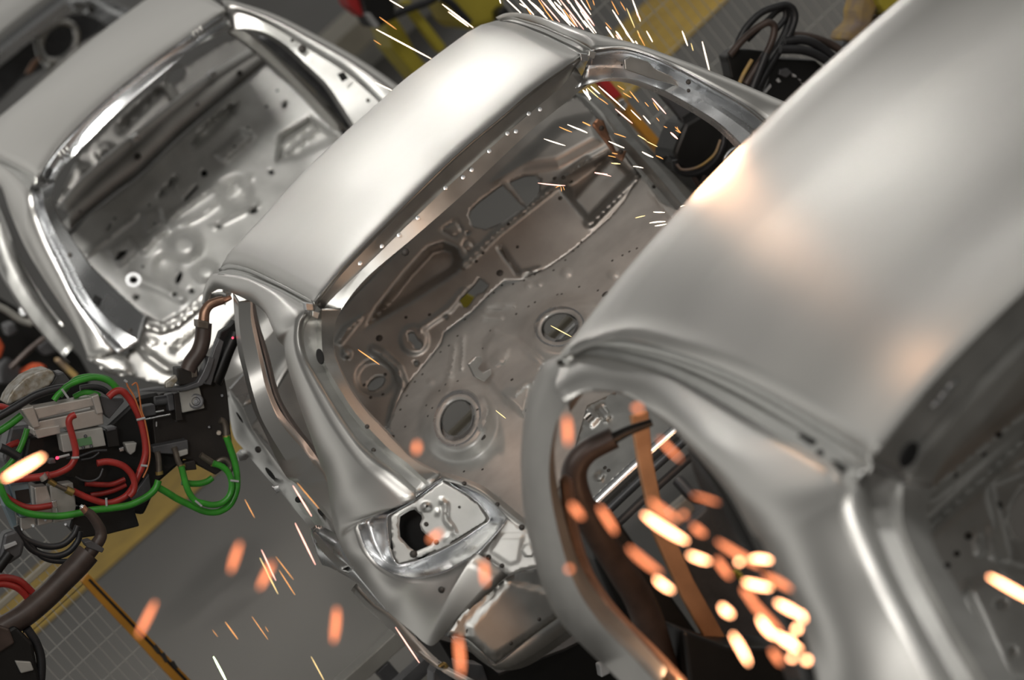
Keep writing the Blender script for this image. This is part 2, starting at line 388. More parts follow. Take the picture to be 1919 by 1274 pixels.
fR = c('1080,164,.04 1110,154,.04 1143,146,.03 1184,148,.0 1226,162,-.04 1268,181,-.1 1341,225,-.2 1383,262,-.28 1420,305,-.36')
rR = [p+Vector((-.012, .035, -.004)) for p in fR]
skin('tailgate_gutter', [crR, gR, sRr, s2R, fR, rR], 'bright', mid, N=50, k=5, sharp=22, solid=.003,
     dots=[(P(1185, 121, -.04), nh, .010), (P(1165, 122, 0), nh, .003), (P(1290, 154, -.13), nh, .008), (P(1290, 170, -.16), nh, .006)])
slab('gutter_reinforcement', '1170,112 1181,105 1215,115 1226,128 1300,162 1296,168 1216,146 1206,142 1172,130', -.07, .012, 'steel2', mid, bevel=.002)
# ---- left rear tail lamp pocket
O = '779,931,-.5 747,947,-.46 700,967,-.38 673,981,-.33 674,999,-.34 686,1031,-.38 709,1059,-.42 739,1077,-.48 769,1084,-.54 799,1082,-.58 838,1071,-.63 878,1049,-.68 896,1037,-.7 928,1003,-.7 948,978,-.69 947,966,-.67 928,945,-.62 898,922,-.56 858,903,-.5 829,898,-.46'
Pl = '778,938 756,951 742,960 734,966 733,985 735,1015 739,1040 747,1055 765,1051 779,1047 815,1032 850,1015 870,1003 898,985 912,977 912,967 898,948 878,930 850,912 829,901'
Oc = c(O)
pls = [PP(x, y, P(820, 980, -.46), Vector((-.25, -1, .25)).normalized()) for x, y in c2(Pl)]
pls = [p.lerp(q, .12) for p, q in zip(pls, Oc)]
def near(p, q, t, off): return [a.lerp(b, t)+off for a, b in zip(p, q)]
r1 = near(Oc, pls, .14, Vector((.004, .03, .0)))
r2 = near(Oc, pls, .5, Vector((.006, .06, -.012)))
r3 = near(Oc, pls, .85, Vector((.004, .035, -.004)))
rr = [x+[x[0]] for x in (Oc, r1, r2, r3, pls)]
skin('lamp_pocket_rim', rr, 'bright', mid, k=4, kv=3, solid=.002, sharp=60)
plo = P(820, 980, -.46); pln = Vector((-.25, -1, .25)).normalized()
sheet('lamp_pocket_plate', Pl, 'steel2', mid, lambda x, y: PP(x, y, plo, pln), pln,
      holes=['767,956 777,953 791,965 792,973 788,983 791,993 799,1001 815,1012 807,1023 779,1035 767,1027 749,1007 747,987 749,967'],
      emb=[e_rib('828,938 836,945 835,962 836,975 848,988 852,998', 6, .008), e_ell(798, 949, 10, 8, 0, .008, .4), e_rib('820,958 820,963', 4, .006), e_rib('835,1010 850,998', 6, .006)], step=5,
      dots=[(799, 982, .007), (861, 950, .004), (800, 948, .004), (818, 1016, .008), (775, 1038, .012)])
slab('pocket_dark_backing', '740,945 800,935 840,1010 790,1050 735,1030', -.2, .02, 'hole', mid)  # black slab put behind the opening to stand for its shade
# aperture sill right of the lamp, rear panel with round boss
A1 = c('825,892,-.45 858,902,-.5 898,918,-.55 928,940,-.6 977,979,-.66 1010,1004,-.7')
A2 = c('829,899,-.47 860,908,-.51 898,924,-.57 928,947,-.62 960,978,-.68 998,1006,-.72')
A0 = [p+Vector((.02, .04, -.01)) for p in A1]
skin('aperture_flange', [A0, A1, A2], 'steel2', mid, k=5, sharp=30, solid=.003, dots=[(P(x, y, -.62), nh, .007) for x, y in ((932, 945), (977, 986), (870, 906))])
rpo = P(960, 1020, -.7); rpn = Vector((-.15, -1, .55)).normalized()
sheet('rear_corner_panel', '946,970 960,978 1000,1006 1040,1010 1050,1050 1007,1060 977,1066 952,1078 925,1060 900,1040 928,1005', 'zinc', mid, lambda x, y: PP(x, y, rpo, rpn), rpn,
      emb=[e_ell(990, 1031, 13, 13, 0, .012, .75), e_rib('900,1040 952,1075', 7, -.008), e_poly('935,1000 985,1000 975,1055 955,1062 915,1035', .006, 8)], step=5, dots=[(916, 1044, .008), (941, 1060, .007), (978, 988, .009)])
# rear end panel with latch, seen through the side window of the nearest car
reo = P(1110, 900, -.55); ren = Vector((.0, -.55, 1)).normalized()
sheet('rear_end_panel', '1000,960 1060,900 1100,760 1250,690 1300,790 1262,820 1180,873 1110,940 1060,985 1020,1005', 'steel2', mid, lambda x, y: PP(x, y, reo, ren), ren,
      holes=['1094,784 1106,773 1113,780 1102,791'], emb=[e_rib('1066,800 1100,768', 5, .01), e_poly('1085,790 1105,765 1130,780 1110,805', .01, 6), e_poly('1112,765 1130,755 1148,780 1132,792', .02, 5), e_ell(1124, 893, 9, 12, 40, .012, .4)], step=5, dots=[(1134, 877, .006), (1141, 882, .006)])
E1 = c('1016,1016,-.72 1062,978,-.72 1110,934,-.72 1180,868,-.72 1262,795,-.72 1330,735,-.72'); E2 = [p+Vector((0, -.01, -.02)) for p in E1]; E3 = [p+Vector((0, .0, -.045)) for p in E1]
skin('rear_lip', [E1, E2, E3], 'bright', mid, k=4, sharp=20)
for t in (.07, .12):
    E4 = [p+Vector((0, .06, -t)) for p in E1]; E5 = [p+Vector((0, .05, -t-.022)) for p in E1]
    skin('bumper_support', [E4, E5], 'dgrey', mid, k=4)
# lower back panel
bo = P(950, 1160, -.7)
bn = Vector((0, -1, .12)).normalized()
sheet('lower_back_panel', '838,1190 866,1150 920,1106 953,1080 978,1070 1012,1062 1060,1080 1120,1160 1051,1152 985,1200 929,1244 905,1222 876,1196', 'steel2', mid, lambda x, y: PP(x, y, bo, bn), bn,
      emb=[e_poly('874,1172 950,1084 1045,1110 1060,1150 925,1236 880,1196', .012, 7)], step=7, dots=[(957, 1205, .006), (1010, 1160, .006), (877, 1182, .007)])
skin('lower_back_flange', [c('846,1192,-.66 876,1198,-.68 905,1224,-.7 929,1246,-.7 985,1202,-.7 1051,1154,-.7 1120,1110,-.7'), c('866,1214,-.6 884,1222,-.62 906,1240,-.64 938,1255,-.66 990,1246,-.66 1062,1198,-.66 1130,1150,-.66')], 'steel2', mid, k=4)
# ---- sill, wheelhouse and B-pillar of the left side
sU = c('430,732,2.1 455,764,1.95 475,807,1.8 520,868,1.45 540,895,1.2 557,907,1 594,947,.7 627,984,.4 648,1012,.2 672,1050,0')
sM = c('430,742,2.1 446,790,1.95 468,826,1.8 506,880,1.45 530,912,1.2 552,940,1 584,975,.7 606,1002,.4 622,1030,.2 655,1060,0')
sD = c('428,756,2.1 438,814,1.95 458,842,1.8 500,893,1.45 526,920,1.2 548,948,1 573,978,.7 584,996,.4 604,1032,.2 640,1068,0')
sB = [p+Vector((.03, 0, -.05)) for p in sD]
skin('sill_panel', [sU, sM, sD, sB], 'steel2', mid, k=5, kv=2, sharp=35, dots=[(P(484, 842, 1.6), Vector((-1, -1, .5)), .012)])
for (x, y, a, b, an, Yq) in ((507, 888, 4, 15, -38, 1.36), (559, 936, 6, 6, 0, .93), (603, 962, 4, 11, -40, .6), (449, 782, 2, 12, -32, 1.9)):
    sheet('sill_slot', ell(x, y, a, b, an), 'hole', mid, lambda X, Y_, q=Yq: P(X, Y_, q-.02), Vector((-.5, -1, .4)).normalized(), step=4)
slab('jacking_bracket', '444,850 452,842 462,843 470,852 462,862 448,864', 1.75, .01, 'bright', mid, bevel=.002)
slab('jacking_bracket', '510,912 522,908 526,920 518,925', 1.2, .01, 'bright', mid, bevel=.002)
w1 = c('600,985,.45 628,1000,.25 640,1022,.1 655,1048,0 672,1074,-.1 700,1108,-.2 728,1146,-.3')
w2 = c('584,990,.4 586,1010,.38 606,1034,.25 632,1056,.1 660,1080,-.02 695,1112,-.18 722,1140,-.28')
w3 = c('602,1034,.3 603,1056,.28 620,1063,.2 646,1077,.08 678,1097,-.05 704,1124,-.18 728,1147,-.3')
skin('wheelhouse_flange', [w1, w2, w3], 'bright', mid, N=40, k=5, kv=2, sharp=40)
f1 = c('668,1094,.1 700,1130,-.05 737,1155,-.2 790,1207,-.4 830,1244,-.5 890,1276,-.6')
f2 = c('668,1106,.12 707,1147,-.03 735,1178,-.18 774,1209,-.38 807,1233,-.48 874,1280,-.58')
f1b = [a.lerp(b, .5)+Vector((-.02, -.02, .01)) for a, b in zip(f1, f2)]
skin('wheel_arch_lip', [f1, f1b, f2], 'steel', mid, k=5, kv=2)
bL = c('438,550,1.25 442,612,1.2 448,660,1.15 457,697,1.1 467,735,1.05 477,770,1 499,815,.9 517,856,.82 538,893,.7 555,905,.65 594,947,.5 627,984,.35 655,1020,.2')
bR = c('469,562,1.12 470,600,1.1 481,654,1.05 489,690,1.02 497,725,1 515,774,.92 534,804,.84 567,842,.68 589,872,.58 612,902,.42 640,940,.3 660,985,.25 680,1030,.1')
bm_ = [a.lerp(b, .45)+Vector((-.02, -.025, .0)) for a, b in zip(bL, bR)]
bi = [p+Vector((.03, .06, 0)) for p in bR]; bl = [p+Vector((.02, .06, 0)) for p in bL]
skin('center_pillar', [bl, bL, bm_, bR, bi], 'steel', mid, k=5, sharp=32)
i1 = c('469,564,1.3 476,600,1.28 492,660,1.22 509,727,1.15 520,757,1.1 550,810,1.0 597,867,.8 640,915,.6')
i2 = c('477,570,1.5 486,610,1.48 503,665,1.42 518,725,1.35 532,760,1.3 562,805,1.2 606,860,1 650,910,.8')
skin('pillar_inner_panel', [i1, i2], 'dgrey', mid, k=5)
a1 = c('386,560,1.75 392,552,1.72 402,549,1.7 413,547,1.65 425,550,1.6'); a2 = c('392,590,1.8 398,572,1.78 408,562,1.75 418,560,1.7 428,562,1.65')
skin('door_frame_inner', [a1, a2], 'steel2', mid, k=5)
# ---- inside: cowl, dash panel, floor
pan_o = P(960, 640, 1.75); pan_n = Vector((-.04, -.72, .7)).normalized()       # the pressed panel facing up and back
def panS(x, y): return PP(x, y, pan_o, pan_n)
fl_o = panS(940, 560); fl_n = Vector((-.01, -.2, .98)).normalized()
def floS(x, y): return PP(x, y, fl_o, fl_n)
edge = '729,800 744,755 770,714 801,676 826,645 832,623 883,585 917,551 945,526 974,526 1018,507 1065,475 1096,450 1146,406 1171,376 1196,339 1202,331'
dash_out = '470,800 515,733 547,685 600,625 650,570 730,487 800,420 860,365 930,295 1000,232 1050,195 1082,180 1100,200 1130,232 1160,276 1202,331 '+' '.join(edge.split()[::-1][1:])+' 690,815 600,850 520,850'
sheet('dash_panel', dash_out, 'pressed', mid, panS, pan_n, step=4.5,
   holes=['880,393 897,376 939,345 947,352 985,392 967,398 945,415 911,430 885,424 878,405', '953,340 981,328 1001,327 1013,336 1011,359 992,383 988,386',
          [(x, y) for x, y in ell(704, 718, 19, 11, -35)], '763,624 768,621 775,622 782,634 790,641 792,649 786,656 778,654 774,645 765,636', ell(779, 680, 5, 5), '867,553 889,531 898,519 917,534 906,548 894,551 880,572 874,577 868,576 859,560',
          '872,436 878,432 882,437 875,441', '829,593 835,587 841,593 835,599'],
   emb=[e_poly('675,625 700,576 757,504 800,458 832,448 861,460 872,488 861,513 779,566 751,582 690,617', -.06, 22),
        e_rib('868,497 930,437 985,393 1041,348 1100,300', 9, .022), e_poly('1046,334 1142,277 1200,335 1105,425 1050,360', -.045, 14),
        e_poly('1050,345 1130,290 1148,300 1100,350 1075,380', -.03, 14),
        e_rib('1190,330 1105,418', 12, .03), e_rib('938,465 972,512', 7, -.018), e_rib('976,512 1010,505', 8, .012),
        e_rib('735,790 742,760 756,722 745,690 715,662 700,655', 12, .025), e_ell(704, 708, 42, 38, 0, -.015, .7), e_ell(776, 636, 30, 32, 0, .012, .7),
        e_rib('827,430 853,412 866,432 852,444 829,432', 3, -.008), e_rib('865,460 876,448 889,460 878,472 866,461', 3, -.008), e_poly('640,650 700,575 640,610 622,640', .03, 14),
        e_rib('790,615 840,580 870,545', 10, .012), e_ell(650, 662, 12, 12, 0, .02, .3), e_ell(646, 655, 5, 5, 0, .015, .2),
        e_poly('905,350 1040,225 1120,205 1140,270 1050,320 985,330 945,345', .03, 28)],
   dots=[(937, 512, .013), (711, 634, .013), (893, 490), (905, 474), (970, 463), (953, 420), (660, 505), (805, 590), (761, 595), (1040, 335, .008), (1056, 333, .008), (1070, 340, .008), (1050, 372, .008), (683, 722), (718, 740), (695, 745), (722, 702)])
dmat = c('455,762,2.3 515,735,2.3 547,687,2.3 650,572,2.3 760,460,2.3 860,367,2.3 960,272,2.3 1040,205,2.3 1082,180,2.3')
cb = [p+Vector((0, .03, .03)) for p in dmat]; ct = [p+Vector((0, .12, .045)) for p in dmat]; ctt = [p+Vector((0, .3, .05)) for p in dmat]; cw = [p+Vector((0, .36, .1)) for p in dmat]; cx_ = [p+Vector((0, .6, .12)) for p in dmat]
skin('cowl_crossmember', [dmat, cb, ct, ctt, cw, cx_], 'steel', mid, k=4, kv=2, sharp=35)
slab('cowl_end_plate', '432,728 457,700 468,735 456,760', 2.2, .02, 'bright', mid, bevel=.002)
slab('cowl_bracket', '1017,242 1035,228 1046,238 1028,252', 2.2, .03, 'steel2', mid, bevel=.002)
# floor pan with two domed openings
bot = '690,815 740,830 790,880 830,892 930,930 985,985 1060,985 1150,900 1300,790 1500,620 1480,480 1290,405 '
d1 = (860, 786); d2 = (1050, 614)
D2h = ell(1048, 612, 37, 29, -12); D1h = ell(856, 786, 33, 42, 22)
wd = [(x, y) for x, y in ((751, 768), (763, 742), (778, 716), (792, 702), (826, 660), (842, 648), (858, 630), (872, 599), (890, 570), (903, 561), (915, 555), (926, 549), (941, 535), (962, 533), (983, 526), (1003, 515), (1038, 507), (1060, 488), (1075, 471), (1084, 463), (1090, 454), (1148, 489), (1167, 479), (1180, 472), (1194, 466),
      (1086, 538), (1045, 553), (1053, 552), (991, 575), (1003, 567), (968, 589), (760, 800), (800, 760), (836, 721), (858, 715), (824, 733), (811, 765), (803, 780), (895, 768), (870, 884), (905, 880), (920, 620), (906, 653), (1121, 545), (1150, 610))]
sheet('floor_pan', edge+' 1240,380 1290,405 1480,480 1500,620 1300,790 1150,900 1060,985 985,985 930,930 830,892 790,880 740,830', 'zinc', mid, floS, fl_n, step=4.5,
   holes=[D1h, D2h, '1010,690 1022,682 1028,684 1018,694 1010,696', '888,690 893,684 897,688 892,694'],
   emb=[e_ell(860, 790, 78, 84, 20, .06, .55), e_ell(1058, 620, 92, 70, -20, .06, .55), e_rib('911,579 962,573', 6, .012), e_rib('903,598 940,595', 6, .012), e_rib('845,700 852,648', 6, .012), e_rib('865,690 868,630', 6, .012), e_rib('838,735 843,700', 9, .015),
        e_poly('905,640 925,610 985,640 1020,670 1040,690 1000,730 985,790 930,740 900,700', .022, 12), e_poly('912,670 935,648 958,650 950,680 925,690', .008, 5), e_ell(939, 671, 12, 12, 0, .008, .6), e_ell(1061, 511, 13, 13, 0, .012, .3), e_ell(1150, 515, 13, 10, 0, .012, .3),
        e_rib('1220,360 1285,440', 7, .012), e_ell(807, 715, 9, 9, 0, .008, .2), e_ell(990, 535, 7, 7, 0, .01, .2), e_ell(1010, 532, 8, 8, 0, .01, .2), e_rib('965,740 985,720 1010,715', 6, .01), e_rib('905,800 915,770 905,745', 10, .02)],
   dots=wd+[(1135, 552, .014), (905, 820, .012), (735, 820, .012), (960, 712, .006), (985, 770, .007)], dotr=.0045)
def ring(x, y, a, b, ang, nm):
    z0 = floS(x, y)+fl_n*.05
    lo = [PP(px, py, z0, fl_n) for px, py in ell(x, y, a, b, ang, 32)]; sc = lambda s, dz: [PP(px, py, z0+fl_n*dz, fl_n) for px, py in ell(x, y, a*s, b*s, ang, 32)]
    rs = [sc(1.18, -.003), sc(1.12, .012), sc(1.0, .01), sc(.92, -.012), sc(.74, -.014), sc(.7, -.03)]
    v = [p for r_ in rs for p in r_]
    mk(nm, v, grid_faces(len(rs), 32, True), 'bright', mid, sharp=40, solid=.002)
ring(857, 784, 38, 48, 22, 'floor_opening_ring'); ring(1049, 612, 42, 33, -12, 'floor_opening_ring')
slab('seat_bracket', '878,682 892,668 902,668 905,678 896,690 905,698 920,690 922,700 908,716 890,706', 1.35, .02, 'steel2', mid, bevel=.003)
# right hinge pillar with bracket plate
q0 = c('1076,172,2.15 1114,218,2.05 1150,260,1.95 1179,290,1.85 1233,353,1.65 1278,404,1.45 1380,500,1.1')
q1 = c('1094,176,2.1 1130,212,2 1165,255,1.9 1192,283,1.8 1246,346,1.6 1292,398,1.4 1395,490,1.05')
q2 = c('1104,174,2.12 1140,203,2.02 1178,250,1.92 1205,280,1.82 1258,340,1.62 1304,392,1.42 1405,480,1.07')
q3 = c('1118,171,2.2 1157,206,2.1 1199,263,2 1222,290,1.9 1270,335,1.7 1318,385,1.5 1420,470,1.15')
skin('hinge_pillar', [q0, q1, [p+Vector((0, .03, 0)) for p in q1], q2, q3], 'steel2', mid, k=5, sharp=25, dots=[(P(x, y, 1.8), nh, .007) for x, y in ((1160, 215), (1270, 345), (1225, 350), (1278, 372), (1250, 395))])
sheet('pillar_bracket', '1109,235 1118,222 1131,226 1140,250 1154,283 1174,282 1170,296 1165,303 1152,292 1130,262', 'copper', mid, lambda x, y: P(x, y, 1.72), -Yv, step=5, dots=[(1127, 240, .010), (1142, 266, .008), (1163, 284, .010)], label='bracket plate with three bolt holes, warm light painted as copper')  # copper colour stands for warm light on the steel plate
slab('sill_outer', '1199,263 1240,300 1290,335 1340,352 1345,392 1305,400 1262,340 1222,292', 2.35, .02, 'steel', mid, bevel=.002)
slab('cabin_hose_guide', '1160,190 1170,186 1172,196 1164,201', 1.9, .01, 'bright', mid, bevel=.001)
# ================================================================ floor marks, fences, machinery behind
def fl(s, dz=.004): return [PZ(x, y, FLOOR+dz) for x, y in c2(s)]
floor_marks = []
def band(nm, s, m, dz=.004, **kw):
    p = fl(s, dz); return mk(nm, p, [tuple(range(len(p)))], m, None, smooth=False, **kw)
band('trim_1', '-60,1300 120,1140 188,1079 340,944 470,828 400,760 270,880 88,1043 -60,1175', 'ygrip', kind='structure')
band('trim_2', '1000,230 1150,58 1290,-70 1440,-75 1360,3 1260,100 1150,208 1100,250', 'ygrip', kind='structure')
def fence(nm, label, Y, posts, rails, h0, hd, hn, v0, v1, n, m='fence', r=.0016):
    """mesh fence: posts and rails traced, wires spaced evenly in the fence's own plane"""
    t = thing(nm, label, 'fence', P(*posts[0][-1], Y)) if posts else thing(nm, label, 'fence', P(*h0, Y))
    for s in posts: slab('post', s, Y-.02, .06, 'orange', t, bevel=.003)
    for a, b, m_ in rails: beam('rail', P(*a, Y), P(*b, Y), Vector((0, .015, 0)), Vector((0, 0, .012)), m_, t)
    return t
def wires(t, Y, org, e1, e2, n1, n2, s1, s2, r=.0013, m='fence'):
    """one welded wire mesh: n1 upright wires s1 apart, n2 cross wires s2 apart"""
    v = []; f = []
    def bar(a, b):
        d = (b-a).normalized(); x = d.orthogonal().normalized()*r; y = d.cross(x); i = len(v)
        for p in (a, b): v.extend([p+x, p+y, p-x, p-y])
        f.extend([(i+k, i+(k+1) % 4, i+4+(k+1) % 4, i+4+k) for k in range(4)])
    for i in range(n1): bar(org+e1*(s1*i), org+e1*(s1*i)+e2*(s2*(n2-1)))
    for j in range(n2): bar(org+e2*(s2*j), org+e2*(s2*j)+e1*(s1*(n1-1)))
    mk('wire_mesh', v, f, m, t, smooth=False)
fy = 2.4
f1 = thing('mesh_fence', 'yellow-posted grey wire mesh fence in the lower left corner', 'fence', P(365, 1284, fy))
slab('post', '153,1090 165,1074 184,1094 392,1310 358,1310', fy, .05, 'orange', f1, bevel=.003)
slab('post_slot', '165,1087 169,1084 352,1274 346,1276', fy-.003, .01, 'plate', f1, bevel=.001)
for q_ in ('286,1214 292,1207 300,1218 296,1226', '300,1226 308,1222 316,1238 310,1242', '320,1240 326,1238 334,1252 328,1252'): slab('paint_scuff', q_, fy-.004, .006, 'mark', f1, bevel=.0005)
ex = Vector((-1, 0, 0)); ez = Vector((0, 0, -1))
wires(f1, fy+.03, P(158, 1092, fy+.03), ex, ez, 24, 9, .037, .105, r=.0019)
wires(f1, fy+.03, P(158, 1092, fy+.03)+Vector((0, 0, .42)), ex, ez, 24, 5, .037, .105, r=.0019)
beam('rail', P(100, 1046, fy+.03), P(-40, 1170, fy+.03), Vector((0, .012, 0)), Vector((0, 0, .011)), 'cream', f1)
fy2 = 4.2
f2 = thing('mesh_fence', 'grey wire mesh fence at the top edge behind the flying sparks', 'fence', P(1300, 60, fy2))
wires(f2, fy2, P(1100, 60, fy2)+Vector((-.2, 0, .55)), Vector((1, 0, 0)), ez, 56, 9, .048, .17, r=.0022)
# orange post seen through the tailgate opening
po_ = thing('guard_post', 'slim orange-yellow guard post with red top, seen through the tailgate opening', 'post', P(1325, 380, 3.4))
slab('post_tube', '1139,172 1155,164 1330,374 1316,384', 3.4, .06, 'orange', po_, bevel=.004)
slab('red_cap', '1112,140 1132,138 1166,178 1150,186', 3.38, .07, 'redpaint', po_, bevel=.004, label='red upper end')
slab('tag', '1160,188 1168,184 1177,196 1172,206 1166,206', 3.36, .01, 'tie', po_, bevel=.002)
# conveyor steel on the floor in front
cz = -.35
cv = thing('conveyor_frame', 'grey steel conveyor beams beneath the tail of the middle car body', 'conveyor', PZ(760, 1290, FLOOR))
def zb(nm, a, b, w, h, m, z=cz, par=cv): return beam(nm, PZ(*a, z), PZ(*b, z), Vector((0, w, 0)), Vector((0, 0, h)), m, par)
zb('cross_beam', (640, 1288), (800, 1143), .04, .03, 'beam'); zb('cross_beam', (735, 1300), (880, 1168), .03, .03, 'dgrey'); zb('cross_beam', (800, 1310), (960, 1165), .08, .04, 'beam', cz-.05)
for x, y in ((700, 1232), (790, 1262)):
    q_ = PZ(x, y, cz); beam('leg', q_-Zv*.04, Vector((q_.x, q_.y, FLOOR)), Vector((.03, 0, 0)), Vector((0, .03, 0)), 'dgrey', cv)
slab('clamp_unit', '812,1260 822,1240 838,1246 850,1262 846,1290 812,1290', -.5, .06, 'dgrey', cv); slab('clamp_unit', '850,1262 862,1266 880,1290 846,1295', -.5, .05, 'black', cv); tube('clamp_pin', c('822,1250,-.52 832,1244,-.52 838,1250,-.52'), .006, 'brass', cv)
# skid under the middle body; its black block is put in for shadow
sk_ = thing('skid_carrier', 'black skid block put in for the shadow under the tail of the middle car body', 'skid', P(1000, 1300, .2))
slab('skid_shade_block', '820,1196 870,1210 935,1262 1060,1215 1130,1180 1260,1330 900,1330', -.35, .3, 'black', sk_, bevel=.006)
slab('skid_block', '860,1240 905,1246 920,1290 870,1290', -.45, .08, 'dgrey', sk_, bevel=.006)
slab('skid_peg', '1124,1246 1140,1240 1144,1262 1128,1270', -.6, .04, 'tie', sk_, bevel=.004)
# rails under the middle body, seen through the openings of its floor
ur = thing('skid_rail', 'pale steel rail under the floor of the middle body, glimpsed through the round floor openings', 'rail', P(960, 720, 2.6)-Zv*.1)
beam('rail_bar', P(790, 868, 2.6), P(1120, 545, 2.6), Vector((0, .02, 0)), Vector((0, 0, .01)), 'cream', ur); beam('rail_bar', P(800, 880, 2.6), P(1130, 558, 2.6), Vector((0, .008, 0)), Vector((0, 0, .004)), 'bright', ur)
uy = thing('support_block', 'yellow support block glimpsed through the dash panel slot of the middle body', 'support', P(873, 570, 3.3)-Zv*.1)
slab('block_body', '856,556 872,548 900,562 894,590 864,590', 3.3, .1, 'robot', uy, bevel=.005)
# machinery at the top between the two front bodies
ty = 6.5
r5 = thing('robot', 'blurred yellow robot with slanted legs and black cable at the top centre', 'robot', P(760, 150, ty))
slab('robot_column', '712,18 742,30 762,60 782,100 900,230 880,260 860,240 735,90 720,45', ty, .25, 'robot', r5, bevel=.02)
slab('robot_strut', '752,2 768,-2 838,88 826,100', ty-.1, .08, 'robot', r5, bevel=.01)
slab('robot_housing', '826,-30 950,-30 944,30 925,45 880,58 862,40', ty-.2, .4, 'robot', r5, bevel=.03)
slab('motor_end', '934,22 946,10 956,20 950,40 938,40', ty-.3, .1, 'black', r5, bevel=.01)
tube('black_cable', c('726,34,6.3 745,24,6.3 772,14,6.3 800,4,6.3 825,-10,6.3'), .02, 'rubber', r5)
tube('black_cable', c('825,-6,6.2 845,6,6.2 862,24,6.2 880,44,6.2'), .02, 'rubber', r5)
r6 = thing('clamp_unit', 'red and black clamp hanging at the top edge left of the yellow robot', 'clamp', P(700, 50, 6.2))
slab('red_body', '640,-20 668,-20 686,10 690,30 680,32 656,12', 6.2, .15, 'redpaint', r6, bevel=.01)
slab('black_body', '672,-20 720,-20 742,10 738,34 712,52 700,52 686,28', 6.15, .18, 'black', r6, bevel=.01)
slab('grip_edge', '686,26 694,24 712,48 706,54', 6.1, .05, 'tie', r6, bevel=.004)
b1_ = thing('conveyor_beam', 'cream painted beam crossing the floor at the top, left of the yellow robot', 'beam', PZ(650, 80, FLOOR))
def fb(par, nm, a, b, w, h, m, z): return beam(nm, PZ(*a, z), PZ(*b, z), Vector((0, w, 0)), Vector((0, 0, h)), m, par)
fb(b1_, 'beam_body', (560, 172), (790, -40), .22, .12, 'cream', FLOOR+.12); fb(b1_, 'beam_edge', (590, 196), (830, -20), .05, .05, 'beam', FLOOR+.05)
# dark machine at the left edge
m1 = thing('machine', 'dark blurred machine with orange-red covers at the left edge below the upper car body', 'machine', P(60, 740, 5.2))
my = 5.2
for nm, s, dy, dp, m_ in (('machine_frame', '-30,540 30,575 90,610 150,668 168,700 168,760 -30,760', .4, .3, 'black'), ('orange_cover', '-30,628 0,632 10,650 2,672 -30,680', 0, .1, 'rust'), ('orange_cover', '44,698 70,684 86,684 92,700 60,712 48,716', 0, .1, 'rust'), ('grey_block', '10,610 28,604 36,622 16,632', .1, .1, 'dgrey'), ('grey_block', '70,650 100,622 124,640 110,660 84,668', .15, .1, 'dgrey'), ('grey_block', '0,690 20,672 42,690 40,720 0,720', .1, .1, 'dgrey'), ('yellow_pipe', '104,676 112,670 150,704 142,712', .05, .05, 'oldyellow')):
    slab(nm, s, my+dy, dp, m_, m1, bevel=.01)
tube('pipe', c('-20,566,5 10,580,5 40,600,5 60,606,5'), .015, 'beam', m1); tube('pipe', c('20,690,5 50,660,5 84,632,5'), .012, 'sleeve', m1); disc_thing('bright_knob', 44, 583, 5.0, .02, .02, 'bright', m1)
# ================================================================ the blurred car body in the right foreground
fgc = thing('car_body', 'large out-of-focus bare silver car body in the right foreground, its roof filling the right side', 'car body', (.4, -3.6, .12), 'bare car bodies on the welding line')
G0 = arc(cr(c('1628,852,-3.86 1680,786,-3.88 1734,720,-3.89 1790,660,-3.9 1850,600,-3.9 1935,520,-3.9 2060,410,-3.89 2200,300,-3.88 2420,150,-3.86'), 5), 30)
G4 = arc(cr(c('1052,672,-2.15 1062,655,-2.12 1080,634,-2.1 1180,505,-2.05 1280,392,-2.02 1400,268,-2.0 1530,142,-2.0 1690,2,-2.0 1790,-75,-2.02 1900,-150,-2.05'), 5), 30)
def fg_row(pl, pr, t):
    m_ = [p.lerp(q, t) for p, q in zip(G0, G4)]; dl = pl-m_[0]; dr = pr-m_[-1]; n = len(m_)-1
    return [p+dl*(1-i/n)+dr*(i/n)+Vector((0, 0, .02*math.sin(math.pi*t)*math.sin(math.pi*i/n))) for i, p in enumerate(m_)]
rws = [G0, fg_row(P(1560, 806, -3.55), P(2350, 120, -3.5), .14), fg_row(P(1461, 746, -3.2), P(2250, 60, -3.2), .34), fg_row(P(1357, 692, -2.85), P(2150, 0, -2.85), .54),
       fg_row(P(1254, 655, -2.55), P(2060, -60, -2.5), .73), fg_row(P(1160, 634, -2.32), P(1980, -110, -2.25), .88), G4]
rws.append([p+Vector((0, .1, -.05)) for p in G4]); rws.append([p+Vector((0, .35, -.24)) for p in G4])
skin('roof_panel', [[p+Vector((0, .012, -.014)) for p in G0]]+rws, 'steel', fgc, k=1, kv=3, N=30, solid=.003)
roofE = '1052,672,-2.15 1064,655,-2.14 1098,634,-2.2 1160,634,-2.32 1254,655,-2.55 1357,692,-2.85 1461,746,-3.2 1560,806,-3.55 1628,852,-3.86'
railE = '1050,690,-2.15 1068,676,-2.16 1100,666,-2.22 1160,676,-2.34 1254,706,-2.58 1374,772,-2.95 1444,812,-3.22 1513,848,-3.52 1605,896,-3.86'
channel('drip_channel', c(roofE), c(railE), .022, fgc, N=50)
sheet('channel_slot', '1494,816 1502,812 1530,826 1528,834 1518,834', 'hole', fgc, lambda x, y: P(x, y, -3.6), Vector((0, -.6, 1)).normalized(), step=5)
sheet('channel_slot', ell(1537, 848, 7, 6, 30), 'hole', fgc, lambda x, y: P(x, y, -3.66), Vector((0, -.6, 1)).normalized(), step=5)
sheet('channel_slot', '1556,862 1566,862 1590,880 1586,888 1574,884', 'hole', fgc, lambda x, y: P(x, y, -3.8), Vector((0, -.6, 1)).normalized(), step=5)
